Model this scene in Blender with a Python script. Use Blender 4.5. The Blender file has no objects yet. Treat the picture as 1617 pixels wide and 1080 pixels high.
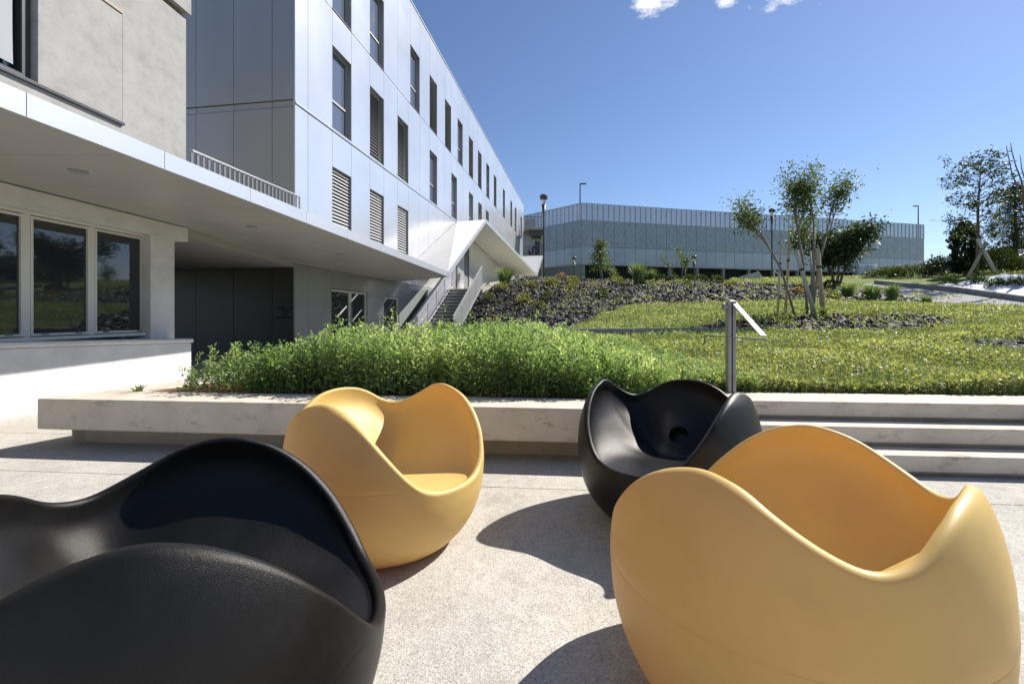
import bpy, bmesh, math, random
import numpy as np
from mathutils import Vector, Matrix

# ------------------------------------------------------------------ camera, sky, sun, exposure
SC = bpy.context.scene
COL = SC.collection
H = 1.12                      # eye height
F, CX, HY = 718.7, 808.5, 499.0   # focal length, centre column and horizon row in photo pixels

cam_d = bpy.data.cameras.new('camera')
cam_d.sensor_width = 36.0
cam_d.lens = 16.0
cam_d.shift_y = -41.0 / 1617.0
cam_d.clip_start = 0.05
cam_d.clip_end = 6000
cam = bpy.data.objects.new('camera', cam_d)
cam.location = (0, 0, H)
cam.rotation_euler = (math.radians(90), 0, 0)
COL.objects.link(cam)
SC.camera = cam

SUNV = Vector((1.0, 0.55, 1.07)).normalized()
SUN_EL = math.asin(SUNV.z)
SUN_AZ = math.atan2(SUNV.x, SUNV.y)

W = bpy.data.worlds.new('World')
SC.world = W
W.use_nodes = True
wn, wl = W.node_tree.nodes, W.node_tree.links
wn.clear()
w_out = wn.new('ShaderNodeOutputWorld')
w_bg = wn.new('ShaderNodeBackground')
w_bg.inputs['Strength'].default_value = 0.073
sky = wn.new('ShaderNodeTexSky')
sky.sky_type = 'NISHITA'
sky.sun_disc = False
sky.sun_elevation = SUN_EL
sky.sun_rotation = SUN_AZ
sky.altitude = 300
sky.air_density = 1.0
sky.dust_density = 0.25
sky.ozone_density = 3.2
# a few thin fair-weather clouds, from noise on the sky direction
w_tc = wn.new('ShaderNodeTexCoord')
w_sep = wn.new('ShaderNodeSeparateXYZ')
wl.new(w_tc.outputs['Generated'], w_sep.inputs[0])
w_add = wn.new('ShaderNodeMath'); w_add.operation = 'ADD'; w_add.inputs[1].default_value = 0.12
wl.new(w_sep.outputs['Z'], w_add.inputs[0])
w_dx = wn.new('ShaderNodeMath'); w_dx.operation = 'DIVIDE'
w_dy = wn.new('ShaderNodeMath'); w_dy.operation = 'DIVIDE'
wl.new(w_sep.outputs['X'], w_dx.inputs[0]); wl.new(w_add.outputs[0], w_dx.inputs[1])
wl.new(w_sep.outputs['Y'], w_dy.inputs[0]); wl.new(w_add.outputs[0], w_dy.inputs[1])
w_cmb = wn.new('ShaderNodeCombineXYZ')
wl.new(w_dx.outputs[0], w_cmb.inputs[0]); wl.new(w_dy.outputs[0], w_cmb.inputs[1])
w_no = wn.new('ShaderNodeTexNoise')
w_no.inputs['Scale'].default_value = 9.0
w_no.inputs['Detail'].default_value = 9.0
w_no.inputs['Roughness'].default_value = 0.62
wl.new(w_cmb.outputs[0], w_no.inputs['Vector'])
# clouds gather round two spots of the cloud layer
def w_spot(cx, cy, r):
    d = wn.new('ShaderNodeVectorMath'); d.operation = 'DISTANCE'
    d.inputs[1].default_value = (cx, cy, 0)
    wl.new(w_cmb.outputs[0], d.inputs[0])
    m = wn.new('ShaderNodeMapRange'); m.inputs['From Min'].default_value = 0
    m.inputs['From Max'].default_value = r
    m.inputs['To Min'].default_value = 0.42; m.inputs['To Max'].default_value = 0.0
    wl.new(d.outputs['Value'], m.inputs['Value'])
    return m.outputs[0]
def w_layer(px, py):
    x, y, z = (px - CX) / F, 1.0, (HY - py) / F
    n = math.sqrt(x * x + y * y + z * z); x, y, z = x / n, y / n, z / n
    return x / (z + .12), y / (z + .12)
w_acc = None
for (px_, py_, r_) in ((1024, -4, .13), (1262, -12, .16), (1146, 2, .05), (700, -420, .5), (2300, -60, .5)):
    lx, ly = w_layer(px_, py_)
    o = w_spot(lx, ly, r_)
    if w_acc is None:
        w_acc = o
    else:
        mx = wn.new('ShaderNodeMath'); mx.operation = 'MAXIMUM'
        wl.new(w_acc, mx.inputs[0]); wl.new(o, mx.inputs[1]); w_acc = mx.outputs[0]
w_sum = wn.new('ShaderNodeMath'); w_sum.operation = 'ADD'
wl.new(w_no.outputs['Fac'], w_sum.inputs[0]); wl.new(w_acc, w_sum.inputs[1])
w_cr = wn.new('ShaderNodeMapRange'); w_cr.interpolation_type = 'SMOOTHSTEP'
w_cr.inputs['From Min'].default_value = 0.70; w_cr.inputs['From Max'].default_value = 0.92
wl.new(w_sum.outputs[0], w_cr.inputs['Value'])
w_mix = wn.new('ShaderNodeMix'); w_mix.data_type = 'RGBA'
w_mix.inputs['B'].default_value = (9.5, 9.7, 10.0, 1)
wl.new(w_cr.outputs[0], w_mix.inputs['Factor'])
w_tint = wn.new('ShaderNodeMix'); w_tint.data_type = 'RGBA'; w_tint.blend_type = 'MULTIPLY'
w_tint.inputs['Factor'].default_value = 1.0; w_tint.inputs['B'].default_value = (1.00, 1.0, 1.10, 1)
wl.new(sky.outputs[0], w_tint.inputs['A'])
wl.new(w_tint.outputs['Result'], w_mix.inputs['A'])
wl.new(w_mix.outputs['Result'], w_bg.inputs['Color'])
wl.new(w_bg.outputs[0], w_out.inputs[0])

sun_d = bpy.data.lights.new('sun', 'SUN')
sun_d.energy = 4.7
sun_d.angle = math.radians(0.5)
sun_d.color = (1.0, 0.955, 0.89)
sun = bpy.data.objects.new('sun', sun_d)
sun.rotation_euler = (-SUNV).to_track_quat('-Z', 'Y').to_euler()
sun.location = (30, 16, 40)
COL.objects.link(sun)

SC.view_settings.view_transform = 'Standard'
SC.view_settings.look = 'None'
SC.view_settings.exposure = 0.76
SC.view_settings.gamma = 1.0
SC.view_settings.use_curve_mapping = False
SC.cycles.max_bounces = 8
SC.cycles.diffuse_bounces = 4
SC.cycles.glossy_bounces = 4
SC.cycles.transmission_bounces = 6
SC.cycles.transparent_max_bounces = 12
SC.cycles.use_denoising = True
SC.cycles.sample_clamp_indirect = 6.0
SC.cycles.caustics_reflective = False
SC.cycles.caustics_refractive = False

RNG = np.random.default_rng(11)
random.seed(5)

# ------------------------------------------------------------------ helpers
def at(px, py, Y):
    """photo pixel at depth Y -> world point"""
    return Vector(((px - CX) * Y / F, Y, H - (py - HY) * Y / F))

def tag(o, label=None, cat=None, group=None, kind=None):
    if label: o['label'] = label
    if cat: o['category'] = cat
    if group: o['group'] = group
    if kind: o['kind'] = kind
    return o

def empty(name, loc=(0, 0, 0), rz=0.0, parent=None):
    o = bpy.data.objects.new(name, None)
    o.empty_display_size = 0.1
    o.location = loc
    o.rotation_euler = (0, 0, rz)
    if parent: o.parent = parent
    COL.objects.link(o)
    return o

def link_mesh(name, me, mat, parent=None, smooth=False, bevel=0.0, angle=None):
    if mat is not None:
        me.materials.append(mat)
    if smooth:
        me.polygons.foreach_set('use_smooth', [True] * len(me.polygons))
    o = bpy.data.objects.new(name, me)
    if parent: o.parent = parent
    COL.objects.link(o)
    if bevel > 0:
        b = o.modifiers.new('bevel', 'BEVEL')
        b.width = bevel; b.segments = 2; b.limit_method = 'ANGLE'; b.angle_limit = math.radians(40)
        b.harden_normals = False
    return o

class MB:
    def __init__(self):
        self.v, self.f = [], []
    def add(self, vs, fs):
        n = len(self.v)
        self.v += [tuple(p) for p in vs]
        self.f += [tuple(i + n for i in q) for q in fs]
        return self
    def hexa(self, p):          # 4 bottom points, 4 top points, counter-clockwise from above
        return self.add(p, [(3, 2, 1, 0), (4, 5, 6, 7), (0, 1, 5, 4), (1, 2, 6, 5), (2, 3, 7, 6), (3, 0, 4, 7)])
    def box(self, x0, x1, y0, y1, z0, z1):
        return self.hexa([(x0, y0, z0), (x1, y0, z0), (x1, y1, z0), (x0, y1, z0),
                          (x0, y0, z1), (x1, y0, z1), (x1, y1, z1), (x0, y1, z1)])
    def bar(self, a, b, w, h, up=(0, 0, 1)):
        a, b = Vector(a), Vector(b)
        d = (b - a).normalized()
        up = Vector(up)
        s = d.cross(up)
        if s.length < 1e-4: s = d.cross(Vector((1, 0, 0)))
        s.normalize(); u = s.cross(d).normalized()
        s *= w / 2; u *= h / 2
        return self.hexa([a - s - u, a + s - u, b + s - u, b - s - u, a - s + u, a + s + u, b + s + u, b - s + u])
    def tube(self, pts, rad, n=6, cap=True):
        pts = [Vector(p) for p in pts]
        if not hasattr(rad, '__len__'): rad = [rad] * len(pts)
        base = len(self.v)
        prev = None
        for i, p in enumerate(pts):
            d = (pts[min(i + 1, len(pts) - 1)] - pts[max(i - 1, 0)])
            d = d.normalized() if d.length > 1e-9 else Vector((0, 0, 1))
            if prev is None:
                s = d.cross(Vector((0, 1, 0.03)))
                if s.length < 1e-3: s = d.cross(Vector((1, 0, 0)))
            else:
                s = prev - d * prev.dot(d)
            s.normalize(); prev = s
            t = d.cross(s)
            for k in range(n):
                a = 2 * math.pi * k / n
                self.v.append(tuple(p + (s * math.cos(a) + t * math.sin(a)) * rad[i]))
        for i in range(len(pts) - 1):
            for k in range(n):
                a = base + i * n + k; b = base + i * n + (k + 1) % n
                self.f.append((a, b, b + n, a + n))
        if cap:
            self.f.append(tuple(base + k for k in range(n - 1, -1, -1)))
            e = base + (len(pts) - 1) * n
            self.f.append(tuple(e + k for k in range(n)))
        return self
    def lathe(self, prof, c=(0, 0, 0), n=20):
        base = len(self.v)
        for r, z in prof:
            for k in range(n):
                a = 2 * math.pi * k / n
                self.v.append((c[0] + r * math.cos(a), c[1] + r * math.sin(a), c[2] + z))
        for i in range(len(prof) - 1):
            for k in range(n):
                a = base + i * n + k; b = base + i * n + (k + 1) % n
                self.f.append((a, b, b + n, a + n))
        self.f.append(tuple(base + k for k in range(n - 1, -1, -1)))
        e = base + (len(prof) - 1) * n
        self.f.append(tuple(e + k for k in range(n)))
        return self
    def prism(self, poly, z0, z1):
        n = len(poly)
        vs = [(p[0], p[1], z0) for p in poly] + [(p[0], p[1], z1) for p in poly]
        fs = [tuple(range(n - 1, -1, -1)), tuple(range(n, 2 * n))]
        fs += [(i, (i + 1) % n, n + (i + 1) % n, n + i) for i in range(n)]
        return self.add(vs, fs)
    def mesh(self, name):
        me = bpy.data.meshes.new(name)
        me.from_pydata(self.v, [], self.f)
        me.update()
        return me
    def build(self, name, mat, parent=None, smooth=False, bevel=0.0):
        return link_mesh(name, self.mesh(name), mat, parent, smooth, bevel)

def np_mesh(name, verts, faces, mat, parent=None, tint=None, smooth=False):
    """verts (n,3), faces (m,k) with constant k"""
    me = bpy.data.meshes.new(name)
    nv, nf, k = len(verts), len(faces), faces.shape[1]
    me.vertices.add(nv)
    me.vertices.foreach_set('co', np.asarray(verts, dtype=np.float32).ravel())
    me.loops.add(nf * k)
    me.loops.foreach_set('vertex_index', faces.astype(np.int32).ravel())
    me.polygons.add(nf)
    me.polygons.foreach_set('loop_start', np.arange(0, nf * k, k, dtype=np.int32))
    me.polygons.foreach_set('loop_total', np.full(nf, k, dtype=np.int32))
    if smooth:
        me.polygons.foreach_set('use_smooth', np.ones(nf, dtype=bool))
    if tint is not None:
        at_ = me.attributes.new('tint', 'FLOAT', 'POINT')
        at_.data.foreach_set('value', np.asarray(tint, dtype=np.float32))
    me.update(calc_edges=True)
    me.validate()
    return link_mesh(name, me, mat, parent)

def leaves(pos, axis, size, width=0.45, rng=RNG, flat=0.0):
    """diamond leaves: pos (n,3), axis (n,3) unit, size (n,)"""
    n = len(pos)
    r = rng.normal(size=(n, 3)); r[:, 2] += flat
    side = np.cross(axis, r)
    side /= np.linalg.norm(side, axis=1, keepdims=True) + 1e-9
    nor = np.cross(side, axis)
    s = size[:, None]
    base = pos
    tip = pos + axis * s - nor * s * 0.12
    mid = pos + axis * s * 0.45 + nor * s * 0.10
    l = mid + side * s * width * 0.5
    rr = mid - side * s * width * 0.5
    v = np.stack([base, rr, tip, l], axis=1).reshape(-1, 3)
    f = np.arange(n * 4).reshape(n, 4)
    return v, f

def unit(a):
    return a / (np.linalg.norm(a, axis=1, keepdims=True) + 1e-9)

# ------------------------------------------------------------------ materials
def mat(name):
    m = bpy.data.materials.new(name)
    m.use_nodes = True
    nt = m.node_tree
    b = nt.nodes['Principled BSDF']
    return m, nt, b

def simple(name, col, rough=0.6, metal=0.0, spec=0.5):
    m, nt, b = mat(name)
    b.inputs['Base Color'].default_value = (*col, 1)
    b.inputs['Roughness'].default_value = rough
    b.inputs['Metallic'].default_value = metal
    b.inputs['Specular IOR Level'].default_value = spec
    return m

def N(nt, t, **kw):
    n = nt.nodes.new(t)
    for k, v in kw.items():
        if k in n.inputs: n.inputs[k].default_value = v
        else: setattr(n, k, v)
    return n

def ramp(nt, src, stops):
    r = nt.nodes.new('ShaderNodeValToRGB')
    e = r.color_ramp.elements
    while len(e) < len(stops): e.new(0.5)
    for i, (p, c) in enumerate(stops):
        e[i].position = p
        e[i].color = (*c, 1) if len(c) == 3 else c
    nt.links.new(src, r.inputs[0])
    return r.outputs[0]

def noisy(name, stops, scale=3.0, detail=6.0, rough=0.7, metal=0.0, bump=0.0, bscale=40.0, stretch=(1, 1, 1), rvar=0.0, spec=0.5):
    m, nt, b = mat(name)
    tc = N(nt, 'ShaderNodeTexCoord')
    mp = N(nt, 'ShaderNodeMapping'); mp.inputs['Scale'].default_value = stretch
    nt.links.new(tc.outputs['Object'], mp.inputs[0])
    no = N(nt, 'ShaderNodeTexNoise', Scale=scale, Detail=detail, Roughness=0.6)
    nt.links.new(mp.outputs[0], no.inputs['Vector'])
    nt.links.new(ramp(nt, no.outputs['Fac'], stops), b.inputs['Base Color'])
    b.inputs['Roughness'].default_value = rough
    b.inputs['Metallic'].default_value = metal
    b.inputs['Specular IOR Level'].default_value = spec
    if rvar:
        mr = N(nt, 'ShaderNodeMapRange'); mr.inputs['To Min'].default_value = rough - rvar; mr.inputs['To Max'].default_value = rough + rvar
        nt.links.new(no.outputs['Fac'], mr.inputs['Value']); nt.links.new(mr.outputs[0], b.inputs['Roughness'])
    if bump:
        n2 = N(nt, 'ShaderNodeTexNoise', Scale=bscale, Detail=4.0)
        nt.links.new(tc.outputs['Object'], n2.inputs['Vector'])
        bp = N(nt, 'ShaderNodeBump', Strength=bump, Distance=0.02)
        nt.links.new(n2.outputs['Fac'], bp.inputs['Height'])
        nt.links.new(bp.outputs[0], b.inputs['Normal'])
    return m

def aggregate():
    m, nt, b = mat('exposed_aggregate')
    tc = N(nt, 'ShaderNodeTexCoord')
    big = N(nt, 'ShaderNodeTexNoise', Scale=0.9, Detail=7.0, Roughness=0.6)
    nt.links.new(tc.outputs['Object'], big.inputs['Vector'])
    c1 = ramp(nt, big.outputs['Fac'], [(0.3, (.405, .385, .345)), (0.55, (.495, .475, .43)), (0.75, (.565, .545, .50))])
    vo = N(nt, 'ShaderNodeTexVoronoi', Scale=190.0)
    nt.links.new(tc.outputs['Object'], vo.inputs['Vector'])
    c2 = ramp(nt, vo.outputs['Color'], [(0.0, (.38, .36, .34)), (0.2, (.74, .72, .70)), (0.6, (1.0, .99, .97)), (1.0, (1.3, 1.28, 1.25))])
    mu = N(nt, 'ShaderNodeMix', data_type='RGBA', blend_type='MULTIPLY'); mu.inputs['Factor'].default_value = 0.85
    nt.links.new(c1, mu.inputs['A']); nt.links.new(c2, mu.inputs['B'])
    st = N(nt, 'ShaderNodeTexNoise', Scale=14.0, Detail=3.0)
    nt.links.new(tc.outputs['Object'], st.inputs['Vector'])
    c3 = ramp(nt, st.outputs['Fac'], [(0.30, (.80, .79, .78)), (0.55, (1, 1, 1))])
    m2 = N(nt, 'ShaderNodeMix', data_type='RGBA', blend_type='MULTIPLY'); m2.inputs['Factor'].default_value = 0.6
    nt.links.new(mu.outputs['Result'], m2.inputs['A']); nt.links.new(c3, m2.inputs['B'])
    gum = N(nt, 'ShaderNodeTexVoronoi', Scale=2.3)
    nt.links.new(tc.outputs['Object'], gum.inputs['Vector'])
    c4 = ramp(nt, gum.outputs['Distance'], [(0.025, (.45, .43, .41)), (0.05, (1, 1, 1))])
    m3 = N(nt, 'ShaderNodeMix', data_type='RGBA', blend_type='MULTIPLY'); m3.inputs['Factor'].default_value = 0.7
    nt.links.new(m2.outputs['Result'], m3.inputs['A']); nt.links.new(c4, m3.inputs['B'])
    mud = N(nt, 'ShaderNodeTexNoise', Scale=2.1, Detail=12.0, Roughness=0.72, Distortion=.6)
    nt.links.new(tc.outputs['Object'], mud.inputs['Vector'])
    c5 = ramp(nt, mud.outputs['Fac'], [(0.34, (.70, .68, .65)), (0.46, (1, 1, 1))])
    m4 = N(nt, 'ShaderNodeMix', data_type='RGBA', blend_type='MULTIPLY'); m4.inputs['Factor'].default_value = 0.6
    nt.links.new(m3.outputs['Result'], m4.inputs['A']); nt.links.new(c5, m4.inputs['B'])
    nt.links.new(m4.outputs['Result'], b.inputs['Base Color'])
    b.inputs['Roughness'].default_value = 0.9
    b.inputs['Specular IOR Level'].default_value = 0.25
    bp = N(nt, 'ShaderNodeBump', Strength=0.35, Distance=0.004)
    nt.links.new(vo.outputs['Distance'], bp.inputs['Height'])
    nt.links.new(bp.outputs[0], b.inputs['Normal'])
    return m

def concrete(name, base=(.50, .47, .42), stain=0.6, scale=2.2):
    m, nt, b = mat(name)
    tc = N(nt, 'ShaderNodeTexCoord')
    n1 = N(nt, 'ShaderNodeTexNoise', Scale=scale, Detail=8.0, Roughness=0.65)
    nt.links.new(tc.outputs['Object'], n1.inputs['Vector'])
    d = tuple(c * .82 for c in base); l = tuple(min(1, c * 1.12) for c in base)
    c1 = ramp(nt, n1.outputs['Fac'], [(0.3, d), (0.5, base), (0.72, l)])
    mp = N(nt, 'ShaderNodeMapping'); mp.inputs['Scale'].default_value = (1.0, 1.0, 2.2)
    nt.links.new(tc.outputs['Object'], mp.inputs[0])
    n2 = N(nt, 'ShaderNodeTexNoise', Scale=scale * 2.4, Detail=12.0, Roughness=0.75)
    nt.links.new(mp.outputs[0], n2.inputs['Vector'])
    c2 = ramp(nt, n2.outputs['Fac'], [(0.30, (.42, .39, .35)), (0.40, (.82, .80, .77)), (0.47, (1, 1, 1))])
    mu = N(nt, 'ShaderNodeMix', data_type='RGBA', blend_type='MULTIPLY'); mu.inputs['Factor'].default_value = stain
    nt.links.new(c1, mu.inputs['A']); nt.links.new(c2, mu.inputs['B'])
    n3 = N(nt, 'ShaderNodeTexVoronoi', Scale=22.0)
    nt.links.new(tc.outputs['Object'], n3.inputs['Vector'])
    c3 = ramp(nt, n3.outputs['Distance'], [(0.03, (.5, .48, .45)), (0.07, (1, 1, 1))])
    m2 = N(nt, 'ShaderNodeMix', data_type='RGBA', blend_type='MULTIPLY'); m2.inputs['Factor'].default_value = stain * .6
    nt.links.new(mu.outputs['Result'], m2.inputs['A']); nt.links.new(c3, m2.inputs['B'])
    nt.links.new(m2.outputs['Result'], b.inputs['Base Color'])
    b.inputs['Roughness'].default_value = 0.85
    b.inputs['Specular IOR Level'].default_value = 0.3
    n4 = N(nt, 'ShaderNodeTexNoise', Scale=60.0, Detail=4.0)
    nt.links.new(tc.outputs['Object'], n4.inputs['Vector'])
    bp = N(nt, 'ShaderNodeBump', Strength=0.15, Distance=0.005)
    nt.links.new(n4.outputs['Fac'], bp.inputs['Height']); nt.links.new(bp.outputs[0], b.inputs['Normal'])
    return m

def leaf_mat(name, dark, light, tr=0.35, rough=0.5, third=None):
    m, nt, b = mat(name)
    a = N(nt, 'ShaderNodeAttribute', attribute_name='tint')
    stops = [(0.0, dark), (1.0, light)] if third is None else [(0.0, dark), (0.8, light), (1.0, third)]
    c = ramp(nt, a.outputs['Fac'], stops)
    nt.links.new(c, b.inputs['Base Color'])
    b.inputs['Roughness'].default_value = rough
    b.inputs['Specular IOR Level'].default_value = 0.35
    t = N(nt, 'ShaderNodeBsdfTranslucent')
    br = N(nt, 'ShaderNodeMix', data_type='RGBA', blend_type='MULTIPLY'); br.inputs['Factor'].default_value = 1.0
    br.inputs['B'].default_value = (1.5, 1.45, .7, 1)
    nt.links.new(c, br.inputs['A']); nt.links.new(br.outputs['Result'], t.inputs['Color'])
    mx = N(nt, 'ShaderNodeMixShader'); mx.inputs[0].default_value = tr
    nt.links.new(b.outputs[0], mx.inputs[1]); nt.links.new(t.outputs[0], mx.inputs[2])
    nt.links.new(mx.outputs[0], nt.nodes['Material Output'].inputs[0])
    return m

def chair_mat(name, col, rough, trans=0.0, tcol=None, dust=0.0, grain=0.12, spec=0.4, dcol=(.10, .098, .095)):
    m, nt, b = mat(name)
    tc = N(nt, 'ShaderNodeTexCoord')
    n1 = N(nt, 'ShaderNodeTexNoise', Scale=2.5, Detail=5.0)
    nt.links.new(tc.outputs['Object'], n1.inputs['Vector'])
    d = tuple(c * .93 for c in col); l = tuple(min(1, c * 1.05) for c in col)
    cc = ramp(nt, n1.outputs['Fac'], [(0.3, d), (0.7, l)])
    if dust:
        geo = N(nt, 'ShaderNodeNewGeometry')
        n2 = N(nt, 'ShaderNodeTexNoise', Scale=7.0, Detail=8.0, Roughness=0.7)
        nt.links.new(tc.outputs['Object'], n2.inputs['Vector'])
        f = N(nt, 'ShaderNodeMapRange'); f.inputs['From Min'].default_value = .48; f.inputs['From Max'].default_value = .75
        f.inputs['To Max'].default_value = dust
        nt.links.new(n2.outputs['Fac'], f.inputs['Value'])
        mx = N(nt, 'ShaderNodeMix', data_type='RGBA'); mx.inputs['B'].default_value = (*dcol, 1)
        nt.links.new(f.outputs[0], mx.inputs['Factor']); nt.links.new(cc, mx.inputs['A'])
        cc = mx.outputs['Result']
    nt.links.new(cc, b.inputs['Base Color'])
    b.inputs['Roughness'].default_value = rough
    b.inputs['Specular IOR Level'].default_value = spec
    b.inputs['Specular Tint'].default_value = (1.0, .95, .90, 1)
    v = N(nt, 'ShaderNodeTexNoise', Scale=650.0, Detail=2.0)
    nt.links.new(tc.outputs['Object'], v.inputs['Vector'])
    bp = N(nt, 'ShaderNodeBump', Strength=grain, Distance=0.002)
    nt.links.new(v.outputs['Fac'], bp.inputs['Height']); nt.links.new(bp.outputs[0], b.inputs['Normal'])
    if trans:
        t = N(nt, 'ShaderNodeBsdfTranslucent'); t.inputs['Color'].default_value = (*tcol, 1)
        mx = N(nt, 'ShaderNodeMixShader'); mx.inputs[0].default_value = trans
        nt.links.new(b.outputs[0], mx.inputs[1]); nt.links.new(t.outputs[0], mx.inputs[2])
        nt.links.new(mx.outputs[0], nt.nodes['Material Output'].inputs[0])
    return m

def glass_mat(name, col=(.02, .025, .03), rough=0.03, spec=0.8):
    m, nt, b = mat(name)
    b.inputs['Base Color'].default_value = (*col, 1)
    b.inputs['Roughness'].default_value = rough
    b.inputs['Specular IOR Level'].default_value = spec
    b.inputs['IOR'].default_value = 1.55
    return m

M = {}
M['terrace'] = aggregate()
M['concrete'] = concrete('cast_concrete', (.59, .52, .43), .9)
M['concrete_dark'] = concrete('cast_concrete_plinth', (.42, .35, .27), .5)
M['concrete_wall'] = concrete('old_concrete_wall', (.30, .292, .278), .35, 3.2)
M['plaster'] = concrete('painted_plaster', (.60, .59, .58), .14, 1.5)
M['alu'] = noisy('anodised_facade_panel', [(0.35, (.655, .665, .68)), (0.65, (.715, .725, .74))], scale=.35, detail=2, rough=.25, metal=.58, rvar=.05)
M['alu_shaded'] = noisy('anodised_panel_shaded', [(0.35, (.33, .33, .325)), (0.65, (.43, .43, .42))], scale=.25, detail=2, rough=.33, metal=.35, rvar=.05, stretch=(1, 1, .3))  # facade panel again, with the end wall's shade put into its colour
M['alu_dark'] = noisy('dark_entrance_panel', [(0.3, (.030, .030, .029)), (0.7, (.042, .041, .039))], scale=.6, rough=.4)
M['alu_low'] = noisy('glossy_ground_floor_panel', [(0.3, (.30, .32, .32)), (0.7, (.37, .39, .39))], scale=.5, detail=3, rough=.16, metal=.25)
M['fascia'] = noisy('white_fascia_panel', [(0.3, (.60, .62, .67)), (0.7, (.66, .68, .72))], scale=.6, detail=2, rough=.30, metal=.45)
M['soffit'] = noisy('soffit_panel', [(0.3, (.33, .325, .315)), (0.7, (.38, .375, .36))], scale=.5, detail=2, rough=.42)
M['plate'] = noisy('pale_folded_plate', [(0.3, (.66, .645, .62)), (0.7, (.74, .725, .70))], scale=.8, rough=.6, bump=.05)
M['dark'] = simple('dark_core', (.03, .03, .032), .7)
M['frame'] = simple('window_frame_grey', (.42, .42, .41), .45, .3)
M['frame_pale'] = simple('window_frame_pale', (.62, .61, .57), .5)
M['reveal'] = simple('window_reveal', (.33, .33, .33), .4, .4)
M['glass'] = glass_mat('window_glass')
M['glass_blue'] = glass_mat('window_glass_upper', (.10, .12, .16), .04, 1.0)
M['slat'] = simple('blind_slat', (.45, .45, .45), .4, .5)
M['slat_dark'] = simple('blind_slat_dark', (.46, .46, .465), .4, .3)
M['rail_dark'] = simple('dark_rail_paint', (.17, .17, .175), .45, .3)
M['steel'] = noisy('galvanised_steel', [(0.3, (.23, .23, .225)), (0.7, (.33, .33, .32))], scale=9, rough=.55, metal=.5, rvar=.08)
M['rail'] = simple('rail_paint', (.42, .425, .43), .45, .4)
M['post_dark'] = simple('dark_post_paint', (.06, .062, .066), .45, .3)
M['black_text'] = simple('black_lettering', (.006, .006, .006), .5)
M['lampglass'] = simple('lamp_glass', (.75, .76, .78), .15)
M['cloth'] = simple('blind_cloth', (.30, .31, .335), .8)
M['asphalt'] = noisy('path_asphalt', [(0.3, (.20, .195, .19)), (0.7, (.30, .29, .285))], scale=3, rough=.9, bump=.3, bscale=120)
M['kerb'] = concrete('kerb_concrete', (.30, .295, .28), .3)
M['fabric'] = noisy('white_ground_fabric', [(0.3, (.55, .55, .56)), (0.6, (.74, .74, .75))], scale=2.5, rough=.75, bump=.5, bscale=5)
M['bark'] = noisy('bark', [(0.3, (.10, .075, .055)), (0.7, (.21, .17, .13))], scale=14, rough=.9, bump=.4, bscale=50, stretch=(1, 1, .3))
M['bark_pale'] = noisy('pale_bark', [(0.3, (.16, .14, .11)), (0.7, (.29, .26, .21))], scale=12, rough=.85, bump=.3, bscale=50, stretch=(1, 1, .3))
M['stake'] = noisy('timber_stake', [(0.3, (.36, .27, .17)), (0.7, (.52, .43, .31))], scale=6, rough=.8, bump=.2, bscale=30, stretch=(3, 3, .4))
M['stake_grey'] = noisy('weathered_timber_stake', [(0.3, (.40, .36, .30)), (0.7, (.60, .57, .51))], scale=6, rough=.8, bump=.2, bscale=30, stretch=(3, 3, .4))
M['strap'] = simple('rubber_strap', (.015, .015, .015), .6)
M['rock'] = noisy('slate_chip', [(0.25, (.006, .0057, .0053)), (0.55, (.014, .013, .0125)), (0.8, (.055, .052, .049))], scale=3.5, detail=8, rough=.7, bump=.5, bscale=12)
def vary_rocks():
    m = M['rock']; nt = m.node_tree; b = nt.nodes['Principled BSDF']
    src = b.inputs['Base Color'].links[0].from_socket
    g = N(nt, 'ShaderNodeNewGeometry'); oi = N(nt, 'ShaderNodeObjectInfo')
    ad = N(nt, 'ShaderNodeMath', operation='ADD'); nt.links.new(g.outputs['Random Per Island'], ad.inputs[0]); nt.links.new(oi.outputs['Random'], ad.inputs[1])
    fr = N(nt, 'ShaderNodeMath', operation='FRACT'); nt.links.new(ad.outputs[0], fr.inputs[0])
    c = ramp(nt, fr.outputs[0], [(0.0, (.35, .34, .33)), (0.5, (.85, .82, .80)), (0.8, (1.5, 1.42, 1.32)), (0.93, (3.6, 3.4, 3.15)), (1.0, (6.5, 6.2, 5.8))])
    mu = N(nt, 'ShaderNodeMix', data_type='RGBA', blend_type='MULTIPLY'); mu.inputs['Factor'].default_value = 1
    nt.links.new(src, mu.inputs['A']); nt.links.new(c, mu.inputs['B']); nt.links.new(mu.outputs['Result'], b.inputs['Base Color'])
vary_rocks()
M['yellow'] = chair_mat('yellow_polyethylene', (.70, .52, .178), .46, trans=.19, tcol=(1.0, .50, .29), dust=.30, dcol=(.50, .36, .13), grain=.08)
M['black'] = chair_mat('black_polyethylene', (.0052, .0050, .0048), .38, dust=.05, grain=.42, spec=.32)
M['hole'] = simple('drain_cup_dark', (.006, .006, .006), .6)
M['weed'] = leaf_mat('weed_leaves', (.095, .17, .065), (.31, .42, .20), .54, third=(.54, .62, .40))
M['meadow'] = leaf_mat('meadow_leaves', (.165, .19, .075), (.35, .39, .17), .42, third=(.48, .50, .28))
M['stalk'] = simple('weed_stalk', (.16, .20, .07), .8)
M['tree_leaf'] = leaf_mat('tree_leaves', (.05, .085, .025), (.17, .235, .075), .40)
M['tree_leaf_dark'] = leaf_mat('dark_tree_leaves', (.022, .045, .016), (.115, .17, .045), .28)
M['conifer_leaf'] = leaf_mat('conifer_needles', (.014, .028, .016), (.055, .085, .045), .12)
M['lime_leaf'] = leaf_mat('lime_leaves', (.10, .12, .025), (.30, .32, .09), .3)
M['ball_leaf'] = leaf_mat('clipped_leaves', (.035, .055, .012), (.16, .20, .05), .2)
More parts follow.
